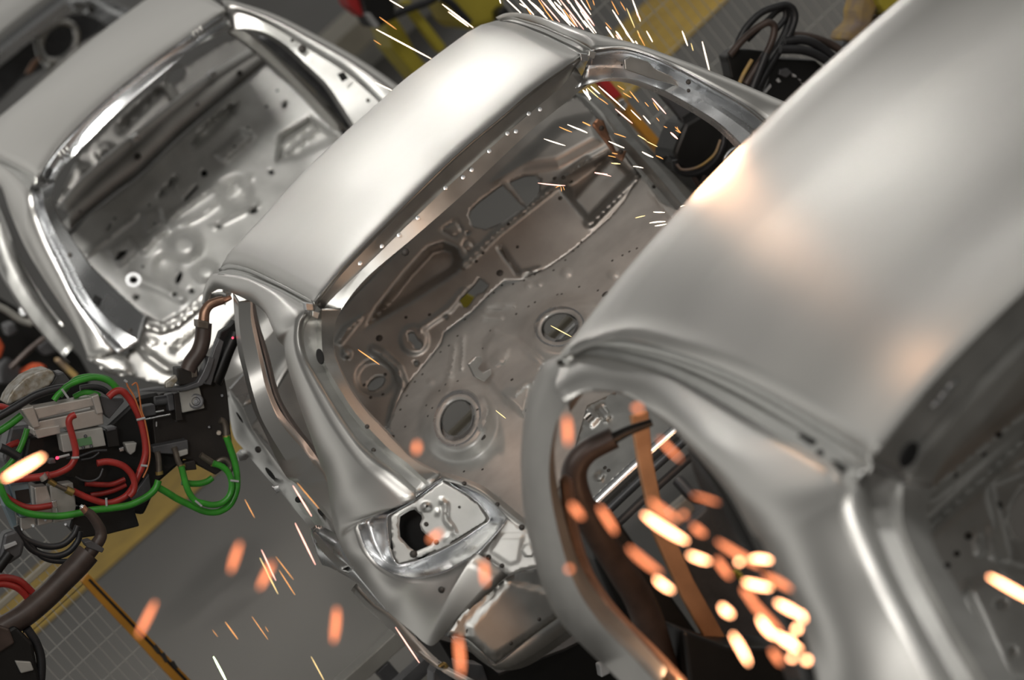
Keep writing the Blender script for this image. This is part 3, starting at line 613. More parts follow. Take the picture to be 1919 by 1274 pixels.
# roof rail, C-pillar
R2 = c('1050,690,-2.15 1068,676,-2.16 1100,666,-2.22 1160,676,-2.34 1254,706,-2.58 1374,772,-2.95 1444,812,-3.22 1513,848,-3.52 1580,884,-3.8 1596,917,-3.9 1599,960,-3.95 1639,1055,-4.05 1691,1160,-4.18 1755,1274,-4.3 1850,1430,-4.45')
L2 = c('1058,752,-2.3 1074,744,-2.3 1108,733,-2.34 1167,738,-2.44 1202,755,-2.54 1253,795,-2.7 1291,836,-2.84 1340,891,-3.02 1374,933,-3.16 1409,995,-3.32 1428,1015,-3.38 1456,1075,-3.54 1496,1147,-3.72 1529,1264,-3.95 1560,1420,-4.2')
l2b = [p+Vector((.03, .05, -.01)) for p in L2]
def outw(a, b, k): return a.lerp(b, .5)+Vector((-.55, -.4, .35)).normalized()*((b-a).length*k)
skin('body_side_panel', [l2b, L2]+bulged(L2, R2, .17, 7)[1:-1]+[R2], 'steel', fgc, k=5, kv=2, solid=.003, sharp=60)
ro = c('1068,676,-2.15 1040,688,-2.05 1019,705,-2.0 995,760,-1.95 984,836,-1.93 982,905,-1.93 991,1000,-1.96 1020,1103,-2.02 1052,1165,-2.08 1121,1236,-2.2 1190,1300,-2.35')
ri = c('1108,733,-2.34 1090,736,-2.3 1068,752,-2.26 1046,783,-2.22 1034,829,-2.2 1029,893,-2.2 1040,970,-2.22 1072,1082,-2.28 1121,1163,-2.36 1181,1226,-2.46 1240,1290,-2.6')
rm = [a.lerp(b, .4)+Vector((-.03, -.05, .01)) for a, b in zip(ro, ri)]
rb = [p+Vector((.05, .07, 0)) for p in ri]
skin('door_ring', [[p+Vector((.02, .06, 0)) for p in ro], ro, rm, ri, rb], 'pressed', fgc, k=6, kv=1, sharp=40)  # same body steel; darker sheet colour stands for its dark reflections
s1 = c('1048,900,-2.1 1060,990,-2.14 1090,1085,-2.2 1140,1165,-2.3 1200,1230,-2.42 1260,1300,-2.55'); s2 = c('1072,900,-2.0 1082,985,-2.04 1112,1075,-2.1 1165,1150,-2.2 1230,1215,-2.32 1300,1290,-2.45')
skin('inner_sill', [s1, [a.lerp(b, .5)+Vector((0, -.05, .03)) for a, b in zip(s1, s2)], s2], 'copper', fgc, k=5, kv=2, label='inner door sill strip, warm light painted as brown')  # copper brown stands for spark light falling on the sill
b1 = c('1290,838,-2.4 1345,905,-2.6 1392,985,-2.8 1440,1080,-3.0 1490,1170,-3.2 1530,1290,-3.4'); b2 = c('1300,880,-2.3 1330,960,-2.4 1362,1030,-2.6 1400,1090,-2.75 1440,1180,-2.95 1480,1290,-3.1')
skin('pillar_black_strip', [b1, b2], 'black', fgc, k=5)  # plain black strip along the rear edge of the opening
# rear window frame
K0 = c('1628,852,-3.86 1680,786,-3.88 1734,720,-3.89 1790,660,-3.9 1850,600,-3.9 1935,520,-3.9'); K0 = [p+Vector((0, .012, -.014)) for p in K0]
K1 = c('1640,862,-3.82 1692,796,-3.83 1746,732,-3.84 1802,672,-3.85 1862,612,-3.85 1945,532,-3.85')
K2 = c('1684,884,-3.82 1722,834,-3.83 1772,774,-3.84 1824,718,-3.85 1880,660,-3.85 1960,580,-3.85')
K3 = c('1700,900,-3.86 1738,848,-3.87 1788,790,-3.88 1838,738,-3.89 1892,684,-3.89 1975,600,-3.89')
K4 = c('1742,912,-3.84 1776,850,-3.85 1815,808,-3.86 1850,776,-3.87 1919,694,-3.87 1990,622,-3.87')
K5 = [p+Vector((0, .03, -.008)) for p in K4]
skin('rear_header', [K0, K1, K2, K3, K4, K5], 'zinc', fgc, k=5, sharp=22)
sheet('header_hole', ell(1703, 852, 15, 27, 28), 'hole', fgc, lambda x, y: P(x, y, -3.90), Vector((0, -1, .3)).normalized(), step=6, label='black oval hole at the header corner')
v_, f_ = [], []
for i, (x, y) in enumerate(((1752, 758), (1767, 741), (1782, 722))):
    skin('header_rib', [c(f'{x-10},{y+6},-3.9 {x-2},{y-3},-3.91 {x+8},{y-14},-3.9'), c(f'{x-2},{y+10},-3.9 {x+6},{y+1},-3.91 {x+16},{y-8},-3.9')], 'bright', fgc, k=3)
U0 = c('1580,884,-3.8 1596,917,-3.9 1599,960,-3.95 1639,1055,-4.05 1691,1160,-4.18 1755,1274,-4.3 1850,1430,-4.45')
U1 = c('1625,872,-3.8 1628,915,-3.82 1634,960,-3.86 1668,1052,-3.96 1720,1156,-4.08 1784,1270,-4.2 1880,1420,-4.35')
U2 = c('1660,890,-3.82 1664,930,-3.84 1672,972,-3.88 1706,1056,-3.98 1756,1156,-4.1 1820,1268,-4.22 1915,1410,-4.36')
U3 = c('1690,905,-3.86 1690,940,-3.88 1692,985,-3.92 1724,1060,-4.02 1776,1158,-4.14 1842,1268,-4.26 1935,1405,-4.4')
U4 = c('1742,912,-3.84 1738,945,-3.84 1739,980,-3.86 1754,1036,-3.93 1800,1112,-4.03 1855,1200,-4.13 1950,1340,-4.28')
skin('window_gutter', [U0, U1, U2, U3, U4, [p+Vector((.01, .04, -.005)) for p in U4]], 'zinc', fgc, k=5, sharp=22)
# parcel shelf and seat back panel inside
so = P(1850, 1000, -3.0); sn = Vector((-.04, -.75, .66)).normalized()
sheet('shelf_panel', '1700,900 1850,740 1990,600 2100,700 2100,1200 1990,1420 1850,1300 1760,1120', 'zinc', fgc, lambda x, y: PP(x, y, so, sn), sn, step=9,
  holes=[ell(1876, 1131, 12, 10, -30), '1892,1212 1902,1210 1906,1224 1896,1232 1888,1224', ell(1936, 960, 42, 60, 20)],
  emb=[e_rib('1740,920 1900,790 1990,720', 22, .03), e_rib('1750,985 1960,790', 18, -.03), e_poly('1840,900 1930,860 1990,960 1960,1080 1880,1060', -.03, 18), e_rib('1832,1000 1836,1036', 8, .02), e_rib('1858,985 1866,1045', 8, .02), e_rib('1790,1118 1815,1095', 9, .02), e_poly('1800,1100 1870,1060 1940,1120 1960,1300 1880,1280', .03, 20)],
  dots=[(1843, 850, .008), (1872, 815, .008), (1790, 890, .007), (1815, 1005, .01), (1793, 1038, .008), (1775, 1060, .008), (1870, 948, .012)])
# ================================================================ welding gun working in its door opening
gn = thing('welding_gun', 'dark out-of-focus welding gun with bent brown arm inside the nearest door opening, sparks flying', 'welding gun', P(1300, 1274, -1.6))
tube('electrode_arm', c('1262,1330,-1.5 1210,1150,-1.55 1165,1070,-1.6 1120,1000,-1.65 1085,935,-1.68 1076,884,-1.7 1098,848,-1.72 1150,820,-1.75'), .045, 'sleeve', gn, r2=.03)
tube('electrode_tip', c('1148,822,-1.75 1180,806,-1.76 1222,791,-1.78'), .016, 'black', gn, r2=.01)
slab('copper_shunt', '1184,780 1216,770 1224,860 1244,960 1300,1085 1372,1215 1340,1228 1280,1120 1226,1000 1200,880', -1.45, .025, 'shunt', gn, bevel=.004, label='orange-lit flexible copper strap')
slab('gun_housing', '1105,930 1150,960 1230,1075 1310,1190 1345,1330 1230,1330 1170,1180 1115,1050', -1.35, .2, 'black', gn, bevel=.01)
slab('gun_housing', '1280,1180 1360,1210 1480,1215 1540,1260 1540,1340 1300,1340', -1.6, .2, 'black', gn, bevel=.01)
slab('gun_frame', '1270,1000 1350,925 1400,1040 1440,1130 1470,1210 1360,1220 1300,1120', -1.2, .08, 'dgrey', gn, bevel=.01)
slab('gun_frame', '1235,975 1290,930 1305,955 1255,1005', -1.3, .05, 'beam', gn, bevel=.006)
slab('yellow_block', '1385,1075 1430,1060 1460,1100 1420,1125', -1.4, .06, 'robot', gn, bevel=.006)
tube('gun_hose', c('1270,900,-1.3 1300,930,-1.35 1340,940,-1.4 1380,1000,-1.45 1400,1060,-1.5'), .018, 'rubber', gn)
# ================================================================ welding gun with red and green hoses, left
gy = 1.25
g1 = thing('welding_gun', 'welding gun at left with green and red hoses, silver actuator and dark brown plate', 'welding gun', P(200, 1000, gy))
u = pxm(gy)
def S(nm, poly, m, dy=0., th=.06, bev=.003, par=None, **kw): return slab(nm, poly, gy+dy, th, m, par or g1, bevel=bev, **kw)
def T(nm, s, r, m, dy=0., r2=None, par=None, **kw): return tube(nm, c(s, gy+dy), r*u, m, par or g1, r2=r2*u if r2 else None, **kw)
S('motor_cover', '11,757 16,743 27,727 47,708 71,696 89,692 99,695 104,704 100,713 93,722 71,732 39,748 17,758', 'foil', .12, .1, .012)
S('motor_cover_end', '100,694 108,700 119,697 133,715 122,728 108,726 94,722 104,706', 'dgrey', .14, .08, .006)
S('gun_housing', '52,820 200,800 262,742 300,735 342,730 346,862 300,902 270,965 150,950 70,910 40,880', 'black', .1, .12, .01)
S('gun_housing', '20,800 60,795 75,860 60,905 20,905 5,860', 'dgrey', .13, .1, .01)
S('transformer_plate', '372,716 404,706 420,703 426,732 430,770 432,805 438,852 430,872 404,890 352,862 292,848 286,790 300,738 340,728', 'plate', .06, .05, .004)
S('actuator_body', '63,765 173,744 177,761 72,786', 'alu', -.02, .07, .004)
S('actuator_cap', '39,766 63,761 72,787 76,800 62,803 50,783', 'alu', -.03, .08, .004)
S('actuator_cap', '171,743 185,738 194,774 182,777', 'alu', -.03, .08, .004)
S('actuator_base', '74,789 179,767 193,773 195,795 157,803 127,809 126,800 64,817 61,804', 'alu', -.012, .07, .004)
S('actuator_foot', '63,805 112,797 114,812 71,822', 'alu', -.02, .06, .003)
v1 = S('valve_block', '113,815 192,801 199,835 119,848', 'valve', -.03, .06, .003)
S('valve_cover', '144,823 170,818 174,832 149,837', 'glabel', -.033, .006, .001, par=v1)
for x, y in ((156, 838), (171, 836), (160, 817)): disc_thing('bolt_head', x, y, gy-.035, 3.2*u, .004, 'dgrey', v1, seg=8)
S('terminal_box', '196,806 220,800 225,836 203,839', 'black', -.01, .05)
S('terminal_lid', '199,803 216,799 219,805 201,809', 'dgrey', -.015, .05)
S('solenoid', '234,831 257,829 254,846 245,853 239,846', 'valve', -.01, .04, .004)
S('solenoid_connector', '223,840 232,837 233,845 225,847', 'bright', -.01, .02, .002)
S('mounting_bracket', '185,741 204,746 230,745 233,752 205,785 195,776', 'dgrey', .02, .04, .003)
S('guide_block', '268,762 291,758 293,777 268,782', 'dgrey', -.01, .05)
for q_ in ('271,786 319,776', '292,772 307,769', '293,790 293,799'): T('guide_rod', q_, 1.8, 'bright', -.03)
T('cylinder_rod', '290,752 326,747', 9, 'dgrey', .0)
S('cylinder_flange', '312,740 325,737 329,768 317,771', 'dgrey', -.02, .04, .004)
S('clamp_plate', '326,738 335,736 343,787 330,789', 'plate', -.03, .05, .002)
bk = S('bearing_block', '335,733 374,725 384,765 341,774', 'valve', -.02, .06, .004)
disc_thing('bearing_cap', 367, 752, gy-.025, 14*u, .01, 'dgrey', bk, rings=2)
S('cable_shroud', '261,733 300,727 330,727 347,725 370,716 379,700 387,682 391,668 402,672 397,690 390,708 380,722 350,732 325,734 300,734', 'dgrey', -.06, .05, .003, label='bent grey sheet strip')
S('arm_holder', '331,690 357,689 371,686 373,705 368,719 336,723 333,708', 'plate', -.03, .06, .005)
S('arm_holder_pad', '358,690 369,688 370,706 360,708', 'bronze', -.035, .05, .002)
S('foil_wrap', '310,717 330,702 334,712 324,726 311,727', 'foil', -.05, .02, .004)
T('electrode_arm', '352,694 358,680 372,660 379,640 381,622 382,606', 15, 'sleeve', -.02)
ea = T('electrode_arm', '381,612 382,598 384,584 392,572 404,566 418,562', 11, 'copper', .0, r2=8)
T('electrode_tip', '414,563 424,561 433,557', 6, 'copper_tip', .01, r2=4, par=ea)
S('arm_clamp', '370,600 392,603 391,617 371,614', 'bronze', -.05, .05, .003)
T('lower_electrode_arm', '400,716 412,690 424,660 436,636 442,622', 16, 'black', .05, r2=11)
S('arm_cover', '384,720 390,690 402,652 410,634 420,640 412,668 402,700 396,722', 'dgrey', -.03, .03, .003)
S('tool_changer_plate', '406,644 414,622 430,612 440,600 444,640 420,690 404,716', 'black', .06, .04)
# fittings
for q_, r_ in (('412,787 419,790 423,800 424,817', 6), ('326,838 330,850 333,862 338,872', 5.5), ('294,846 297,860 298,884', 6), ('376,852 388,860 400,868', 6), ('404,868 414,861 424,862 432,872 430,884', 5)):
    T('elbow_fitting', q_, r_, 'bronze', -.02)
for x, y in ((424, 818), (340, 873), (401, 869), (298, 886)): T('hose_collar', f'{x},{y-3} {x+1},{y+3}', 7.5, 'brass', -.02)
disc_thing('bolt_head', 410, 811, gy+.05, 5*u, .008, 'bronze', g1, seg=10)
for x, y in ((416, 741), (347, 771), (330, 787), (392, 800), (300, 845)): disc_thing('bolt_head', x, y, gy+.052, 3*u, .006, 'dgrey', g1, seg=8)
S('manifold', '285,837 352,824 354,846 330,851 288,849', 'dgrey', -.01, .05)
S('manifold', '333,846 352,841 353,851 335,857', 'valve', -.02, .05)
S('manifold', '345,866 366,862 369,880 346,882', 'plate', .0, .04)
# hoses
for s, r_, m, dy in (
  ('424,818 431,838 440,866 444,892 443,918 432,944 414,957 398,960 380,957 360,948 333,935 312,922 298,914', 6.5, 'green', -.03),
  ('400,868 416,874 428,886 434,905 431,926 418,941 400,946 382,943 366,938 354,922 347,902 340,874', 6, 'green', -.05),
  ('341,903 357,906 373,906 388,902 398,895', 6, 'green', .03),
  ('-12,880 0,910 8,930 20,946 53,962 107,967 150,961 171,956 210,952 240,947 262,938 280,927 292,914 297,900', 6.5, 'green', -.09),
  ('101,750 110,738 125,724 143,715 160,710 176,707 192,709 208,717 222,733', 5.8, 'green', -.03),
  ('112,742 124,728 140,712 158,706 178,705 200,709 214,720 222,730', 5.2, 'green', .03),
  ('138,744 152,737 165,735 180,738 186,742', 5, 'green', .02),
  ('-8,812 0,807 21,793 40,778', 7, 'green', .0),
  ('51,803 46,820 37,842 24,862 12,876 0,886 -10,894', 5.5, 'green', -.02),
  ('203,744 212,736 222,732 232,735 246,752 258,774 266,796 272,825 273,848 269,866 262,884', 6.8, 'red', -.06),
  ('262,884 254,902 246,918 232,932 208,942 190,941 168,934 150,926 137,920', 6, 'red', -.05),
  ('182,868 200,865 219,868 234,875 246,888 252,904 250,920 242,930', 6.3, 'red', -.07),
  ('141,777 132,782 129,792 133,808 138,826 142,846 140,860 130,875 110,886 92,891', 6.3, 'red', -.09),
  ('92,890 72,894 50,896 27,898 10,900 5,894 10,886', 7, 'red', -.06),
  ('8,928 25,940 48,950 70,951 96,947', 6, 'red', -.06),
  ('160,906 190,908 212,907 234,898', 5, 'red', .06), ('170,928 195,924 215,918 236,908', 5, 'red', .07),
  ('-8,762 4,762 16,766', 6, 'red', .05), ('8,842 20,834 36,828', 6, 'red', .1)):
    T({'green': 'green_hose', 'red': 'red_hose'}[m], s, r_, m, dy, k=6)
for s, r_, dy in (('-8,784 10,774 40,756 62,743 82,735 104,729 120,727', 7.5, -.02), ('150,728 172,725 190,728 205,738', 6, .03), ('0,838 14,844 34,856', 8, -.03), ('124,860 150,855 175,846 200,844', 3, -.04), ('152,862 172,858 186,848', 2.5, -.05)):
    T('black_cable', s, r_, 'rubber', dy, k=6)
T('grey_cable', '141,893 155,900 172,901 186,894 193,878', 2, 'dgrey', -.02)
for s in ('235,713 242,728 252,745 262,770 268,786', '247,722 256,718 261,740 265,768 271,786 278,820 281,850 277,875 268,895', '238,722 250,740 262,770'): T('orange_wire', s, 1.5, 'wire', -.075, k=6)
T('wire_plug', '233,712 238,716', 2.5, 'tie', -.075)
for a, b in (('116,729', '128,746'), ('256,787', '272,783'), ('134,858', '148,857'), ('432,900', '447,902'), ('366,938', '378,948'), ('264,872', '276,873'), ('199,933', '200,948')): T('cable_tie', a+' '+b, 2.2, 'tie', -.115 if a[0] in '12' else -.07)
T('hose_fitting', '78,890 84,898', 8, 'alu', -.065); T('hose_fitting', '92,900 104,908', 5.5, 'brass', -.07); T('hose_fitting', '104,908 125,918', 4.5, 'bronze', -.07); T('hose_fitting', '124,917 137,923', 7, 'brass', -.07)
S('hose_clamp', '97,940 106,937 109,950 101,953', 'bright', -.09, .02, .002); T('hose_clamp', '106,952 108,960', 2, 'bright', -.08)
# lower boxes
S('terminal_cabinet', '3,905 18,907 34,996 28,994 9,950', 'blue', -.02, .06, .002)
S('terminal_cabinet', '18,909 53,904 60,945 63,967 38,970', 'blue', -.04, .06, .003)
S('cabinet_window', '28,920 54,916 58,942 33,946', 'plate', -.044, .006, .001)
S('cover_panel', '38,970 64,967 68,986 39,996', 'alu', -.03, .05, .003); S('cover_panel', '64,913 88,910 96,935 99,979 71,986', 'alu', -.03, .06, .004); S('cover_panel', '93,910 137,904 143,948 138,973 100,981', 'valve', -.03, .06, .004)
for x, y in ((62, 985), (40, 992), (85, 974), (123, 982)): disc_thing('bolt_head', x, y, gy-.035, 3*u, .006, 'bright', g1, seg=8)
S('lower_cover', '140,955 251,952 262,986 204,1001 149,1009 130,988', 'black', -.0, .08, .005)
S('side_plate', '245,935 279,888 284,923 257,944', 'dgrey', .03, .02, .002)
T('indicator_stem', '110,857 130,852', 2.5, 'tie', -.06)
disc_thing('indicator_lamp', 107, 858, gy-.065, 3*u, .006, mat('red_lamp', (.3, .01, .02), .4, emit=(1, .03, .08), estr=3), g1, seg=10)
disc_thing('indicator_lamp', 436, 633, gy-.02, 2*u, .004, bpy.data.materials['red_lamp'], g1, seg=10)
S('sensor_box', '92,861 103,859 106,868 92,870', 'dgrey', -.05, .03)
# ================================================================ second gun, lower left corner
gy = .75; u = pxm(gy)
g2 = thing('welding_gun', 'second welding gun at lower left with thick sooty arm ending in a hooked copper tip', 'welding gun', P(0, 1290, gy))
def S2(*a, **k): return S(*a, par=g2, **k)
def T2(*a, **k): return T(*a, par=g2, **k)
T2('electrode_sleeve', '-60,1215 0,1180 44,1154 85,1120 117,1088 145,1060 166,1036', 22, 'sleeve')
ea = T2('electrode_arm', '160,1046 176,1026 188,1008 189,996 183,982 172,966 161,957', 13, 'sleeve', .0, r2=8)
T('electrode_tip', '163,960 154,950', 6.5, 'copper_tip', .0, par=ea); T('electrode_cap', '155,951 151,947', 5, 'bright', .0, r2=3, par=ea)
S2('sleeve_clamp', '158,1016 170,1012 196,1028 192,1036 164,1026', 'dgrey', -.03, .05)
for s, r_ in (('30,985 40,1004 60,1016 90,1024 118,1020 138,1002 146,985', 6), ('36,1000 60,1030 95,1042 125,1036 145,1015 150,995', 6), ('50,1010 80,1044 118,1052 150,1046', 5)): T2('black_cable', s, r_, 'rubber', .08)
for s in ('-10,1084 10,1082 36,1088 55,1104 68,1118', '-10,1096 8,1094 30,1100 45,1112 54,1124'): T2('red_hose', s, 6.5, 'red', .1)
S2('connector', '8,1000 30,993 47,1018 42,1042 15,1060 -2,1046', 'dgrey', -.02, .06, .01); T2('connector_sleeve', '-6,1068 6,1052 18,1036', 10, 'black', -.03); S2('connector_band', '8,1022 30,1014 33,1020 10,1030', 'tie', -.03, .02, .002)
S2('base_bracket', '-10,1195 28,1172 62,1204 78,1290 -10,1300', 'black', -.05, .08, .01)
for s, r_, m in (('50,1178 68,1206 77,1240 74,1300', 9, 'rubber'), ('46,1184 58,1216 62,1250', 5, 'oldyellow'), ('10,1250 40,1236 66,1256 80,1290', 7, 'rubber')): T2('black_cable' if m == 'rubber' else 'yellow_cable', s, r_, m, -.02)
S2('connector', '28,1238 58,1240 64,1256 40,1262', 'valve', -.06, .03, .004)
S2('arm_joint', '-10,1170 18,1178 28,1205 -10,1230', 'sleeve', -.06, .06, .006)
# ================================================================ black gun and hose bundle beyond the right pillar
gy = 1.9; u = pxm(gy)
g3 = thing('welding_gun', 'black welding gun with looped black hoses beyond the right pillar of the middle body', 'welding gun', P(1480, 420, gy))
def S3(*a, **k): return S(*a, par=g3, **k)
def T3(*a, **k): return T(*a, par=g3, **k)
S3('hose_bracket', '1361,106 1378,92 1403,92 1440,96 1430,140 1403,170 1382,156 1371,146 1365,117', 'black', .02, .08, .006)
for s, r_, m, dy in (('1376,100 1388,69 1403,46 1428,23 1457,12 1474,9 1486,17 1490,33 1484,54 1472,78 1455,104 1438,132 1416,172', 7, 'rubber', .0), ('1400,75 1425,50 1440,36 1457,20 1470,17 1472,32 1461,48 1448,62', 6, 'rubber', .04), ('1474,14 1480,34 1472,60 1456,90 1440,116', 8, 'rubber', .05),
   ('1368,103 1390,77 1411,58 1430,46 1442,42 1451,50 1449,69 1440,92 1430,108 1415,130 1398,158', 7, 'sleeve', -.05), ('1409,112 1394,138 1384,160', 4, 'oldyellow', -.03), ('1420,118 1408,140 1396,165', 5, 'rubber', -.04), ('1436,100 1424,130 1408,170', 8, 'rubber', -.06),
   ('1480,65 1517,69 1559,84 1600,112', 8, 'redpaint', .02), ('1470,78 1507,75 1540,90 1585,128', 9, 'rubber', -.02), ('1462,92 1505,94 1540,108 1578,140', 9, 'rubber', -.04)):
    T3({'rubber': 'black_hose', 'sleeve': 'brown_hose', 'redpaint': 'dark_red_hose', 'oldyellow': 'yellow_hose'}[m], s, r_, m if m != 'redpaint' else 'sleeve', dy, k=6)
S3('gun_housing', '1440,108 1528,112 1560,140 1540,190 1492,205 1425,180 1436,146', 'black', .02, .2, .01)
S3('gun_plate', '1462,130 1476,127 1485,136 1474,146 1460,140', 'dgrey', -.0, .02, .003)
for q_ in ('1430,175 1444,157 1446,162 1436,174', '1455,151 1459,146 1464,153 1459,155', '1485,137 1492,141 1493,145 1486,144', '1496,147 1502,150 1500,152', '1500,154 1509,158 1506,159'): S3('painted_glint', q_, 'tie', .01, .01, .001)  # pale slabs painted in as glints on the black housing
S3('gun_housing', '1283,232 1320,209 1345,212 1400,260 1440,320 1420,380 1330,362 1300,330 1268,312 1262,288', 'black', .15, .2, .015)
S3('mounting_panel', '1236,176 1290,176 1330,206 1284,232', 'dgrey', .25, .03, .003)
T3('hose_ring', '1264,300 1268,316 1285,326 1312,322 1340,300 1354,272 1358,244', 6, 'rubber', .05); T3('hose_ring', '1268,308 1280,318 1310,312 1338,290 1350,262', 2.5, 'oldyellow', .03)
T3('chrome_loop', '1362,312 1358,298 1372,280 1392,276', 3, 'bright', -.05); T3('frame_strut', '1295,326 1312,348 1322,330', 5, 'sleeve', .1); T3('frame_strut', '1246,180 1284,232', 2, 'dgrey', .2)
S3('warning_triangle', '1240,296 1252,292 1246,306', 'hole', .2, .01, .001)
# yellow robot forearm, upper right
ry = 2.6
g4 = thing('robot', 'worn yellow robot forearm with grey bracket at the upper right beside the hose bundle', 'robot', P(1640, 40, ry))
slab('padded_cover', '1609,21 1618,-12 1640,-12 1648,13 1637,33 1633,58 1619,88 1582,75 1588,61 1609,42', ry, .15, 'oldyellow', g4, bevel=.012)
slab('arm_link', '1638,-20 1740,-20 1672,32 1662,26 1650,10', ry-.05, .2, 'robot', g4, bevel=.01)
slab('arm_link', '1625,92 1634,60 1640,36 1662,28 1672,34 1650,70', ry+.05, .1, 'oldyellow', g4, bevel=.008)
slab('mounting_bracket', '1572,92 1582,76 1612,90 1597,106', ry-.02, .08, 'dgrey', g4, bevel=.005)
slab('joint_shadow_gap', '1648,52 1672,30 1680,36 1652,66', ry-.07, .03, 'black', g4, bevel=.002)
# ================================================================ sparks: every one a sliver of glowing metal
def spark(a, b, r, m, label, group, bend=None):
    n = 7; seg = 6; pts = []
    mid_ = a.lerp(b, .5)+(bend or Vector((0, 0, 0)))
    d = (b-a).normalized(); x = d.orthogonal().normalized(); y = d.cross(x); v = []
    prof = (.35, .8, 1, 1, 1, .8, .35)
    for i in range(n):
        t = i/(n-1); p = a*(1-t)**2+mid_*2*t*(1-t)+b*t*t
        for j in range(seg): w = 6.2832*j/seg; v.append(p+(x*math.cos(w)+y*math.sin(w))*(r*prof[i]))
    f = grid_faces(n, seg, True)+[tuple(range(seg))[::-1], tuple(range((n-1)*seg, n*seg))]
    return mk('spark', v, f, m, None, label=label, cat='spark', group=group)
def sparks(s, Y, label, group, scale=1.0, bend=0.):
    for t in s.split():
        q_ = t.split(':'); x0, y0, x1, y1 = (float(z) for z in q_[0].split(','))
        k = q_[1] if len(q_) > 1 else 'w'; rr = float(q_[2]) if len(q_) > 2 else 1.0
        Yq = Y+random.uniform(-.12, .12); a, b = P(x0, y0, Yq), P(x1, y1, Yq+random.uniform(-.03, .03))
        spark(a, b, rr*scale*.85*pxm(Yq), 'sp_'+k, label, group, Vector((0, 0, random.uniform(-bend, bend))))
sparks('490,1030,517,1088:p:1.3 487,1045,521,1113:y 517,1043,550,1086:o:.7 523,1068,553,1115:o:.8 549,910,584,967:p:1.5 553,980,591,1058:p:1.5 459,936,477,970:o:.7 557,905,598,953:o:.8 422,1165,446,1198:o:.9 472,1155,502,1198:o:.6 400,1230,426,1280:g:1.9 583,1230,608,1276:y:.8 741,1175,786,1242:p:1.3 398,1180,408,1193:o:.4 497,1174,503,1184:o:.4', -.5,
  'thin glowing spark falling over the open grey floor left of the middle body', 'thin sparks over the lower left floor')
sparks('705,55,808,110:w:1.2 711,32,743,55:o:.8 730,0,756,15:w 700,75,714,84:o:.6 829,8,887,52:w:1.2 840,22,878,50:w 703,155,736,170:w', 1.6,
  'thin white spark flying between the upper left body and the middle roof', 'sparks over the dark gap at the top')
def z(off, k, s):
    out = []
    for t in s.split():
        h = t.split(':'); v = [float(q) for q in h[0].split(',')]
        out.append(f'{v[0]/k+off[0]:.1f},{v[1]/k+off[1]:.1f},{v[2]/k+off[0]:.1f},{v[3]/k+off[1]:.1f}'+''.join(':'+q for q in h[1:]))
    return ' '.join(out)
sparks(z((880, 0), 5.98, '400,-20,590,160:w 540,-30,720,165:w:1.2 640,-20,880,220:w:1.6 800,0,1010,245:p:1.2 870,-10,1130,285:w:1.9 920,50,1180,300:w:1.4 970,-20,1030,60:w 1010,-10,1280,330:p:1.3 1060,-60,1120,40:p:1.4 1090,-20,1320,310:w:1.1 1160,-30,1390,270:p:2 1240,-10,1360,165:w 1240,120,1420,370:w:1.2 830,90,940,235:o 1600,110,1840,490:w:1.3 1760,90,1850,310:y:.8 1530,300,1620,430:w:1.3 1640,350,1710,450:w:1.5 1640,390,1680,450:p 1590,10,1670,165:o:.8 1820,-20,1914,240:w:1.2 1870,140,1914,220:p:1.5 1520,250,1590,330:o:.7 1280,230,1400,380:w 560,40,640,90:w 700,30,830,150:w:1.2 1050,100,1190,290:o:.9 1300,-20,1360,110:o:.8 1690,20,1750,120:o:.7 1880,340,1914,430:y:.8 330,-20,350,40:w 1140,60,1230,180:w 950,20,1040,120:w:1.3 1180,0,1260,130:w:1.2 1120,160,1210,300:p 1000,60,1110,220:w 1200,20,1330,220:p:1.2 760,-20,850,110:o:.9 620,60,700,180:o:.8 1320,180,1400,290:p 890,-10,960,80:w:1.2 1380,0,1400,60:o:.7'), 1.2,
  'bright streak in the dense shower of sparks above the right roof edge', 'spark shower above the right roof edge')
sparks(z((1080, 60), 4.79, '950,-10,1000,125:w:1.3 1130,85,1195,350:w:1.2 1030,100,1050,170:y:.7 630,-10,685,90:w 440,0,520,100:w 550,0,615,125:o:.8 360,0,410,70:p:1.4 530,80,550,110:w'), 1.2,
  'separate bright spark falling in front of the floor right of the shower', 'single sparks right of the shower')
sparks(z((1080, 60), 4.79, '200,485,440,700:w:1.3 130,485,210,555:w:1.3 100,500,200,590:y 60,520,130,600:w:2.4 90,510,120,610:w:1.6 200,590,285,650:o:.8 350,690,505,820:p:1.4 680,595,805,735:p:1.4 690,630,740,705:o 480,530,560,630:o 490,700,580,790:w:.9 600,750,665,825:w:.9 420,545,495,590:o 615,630,650,670:o:.8 845,900,910,960:p:2 885,850,940,905:o:.8 890,880,935,905:o:.6 905,850,915,890:o:.6 720,770,745,800:o:.7 785,845,815,860:o:.8 0,860,100,905:w:1.2 55,805,130,840:o:.8 340,910,445,945:o 290,980,430,1040:w:1.2 550,925,630,975:y 630,980,730,1030:y:.8 590,1075,690,1125:w:1.5 715,1110,780,1140:o 285,1110,355,1125:o:.8 320,1180,395,1185:y 320,1085,370,1095:o:.8 510,1205,600,1220:w 370,480,430,520:o:.8 165,1265,280,1276:p:1.3')+' '
  + z((860, 150), 3.54, '720,295,850,350:w:1.2 565,390,705,435:w:1.2 525,683,705,700:p:1.4 640,715,685,700:o:.6 675,705,680,740:o:.6 690,705,700,730:o:.5 900,612,1010,638:p:1.2 820,280,870,305:o 665,310,750,345:o 1290,875,1365,878:w:1.3 1170,915,1235,900:y 1265,948,1370,938:w:1.4 1300,968,1380,955:w:1.3 1470,840,1520,832:w:1.2 1590,800,1612,815:w 1010,550,1070,555:y'), .75,
  'short glowing spark drifting inside the open tailgate of the middle body', 'sparks inside the tailgate opening', bend=.004)
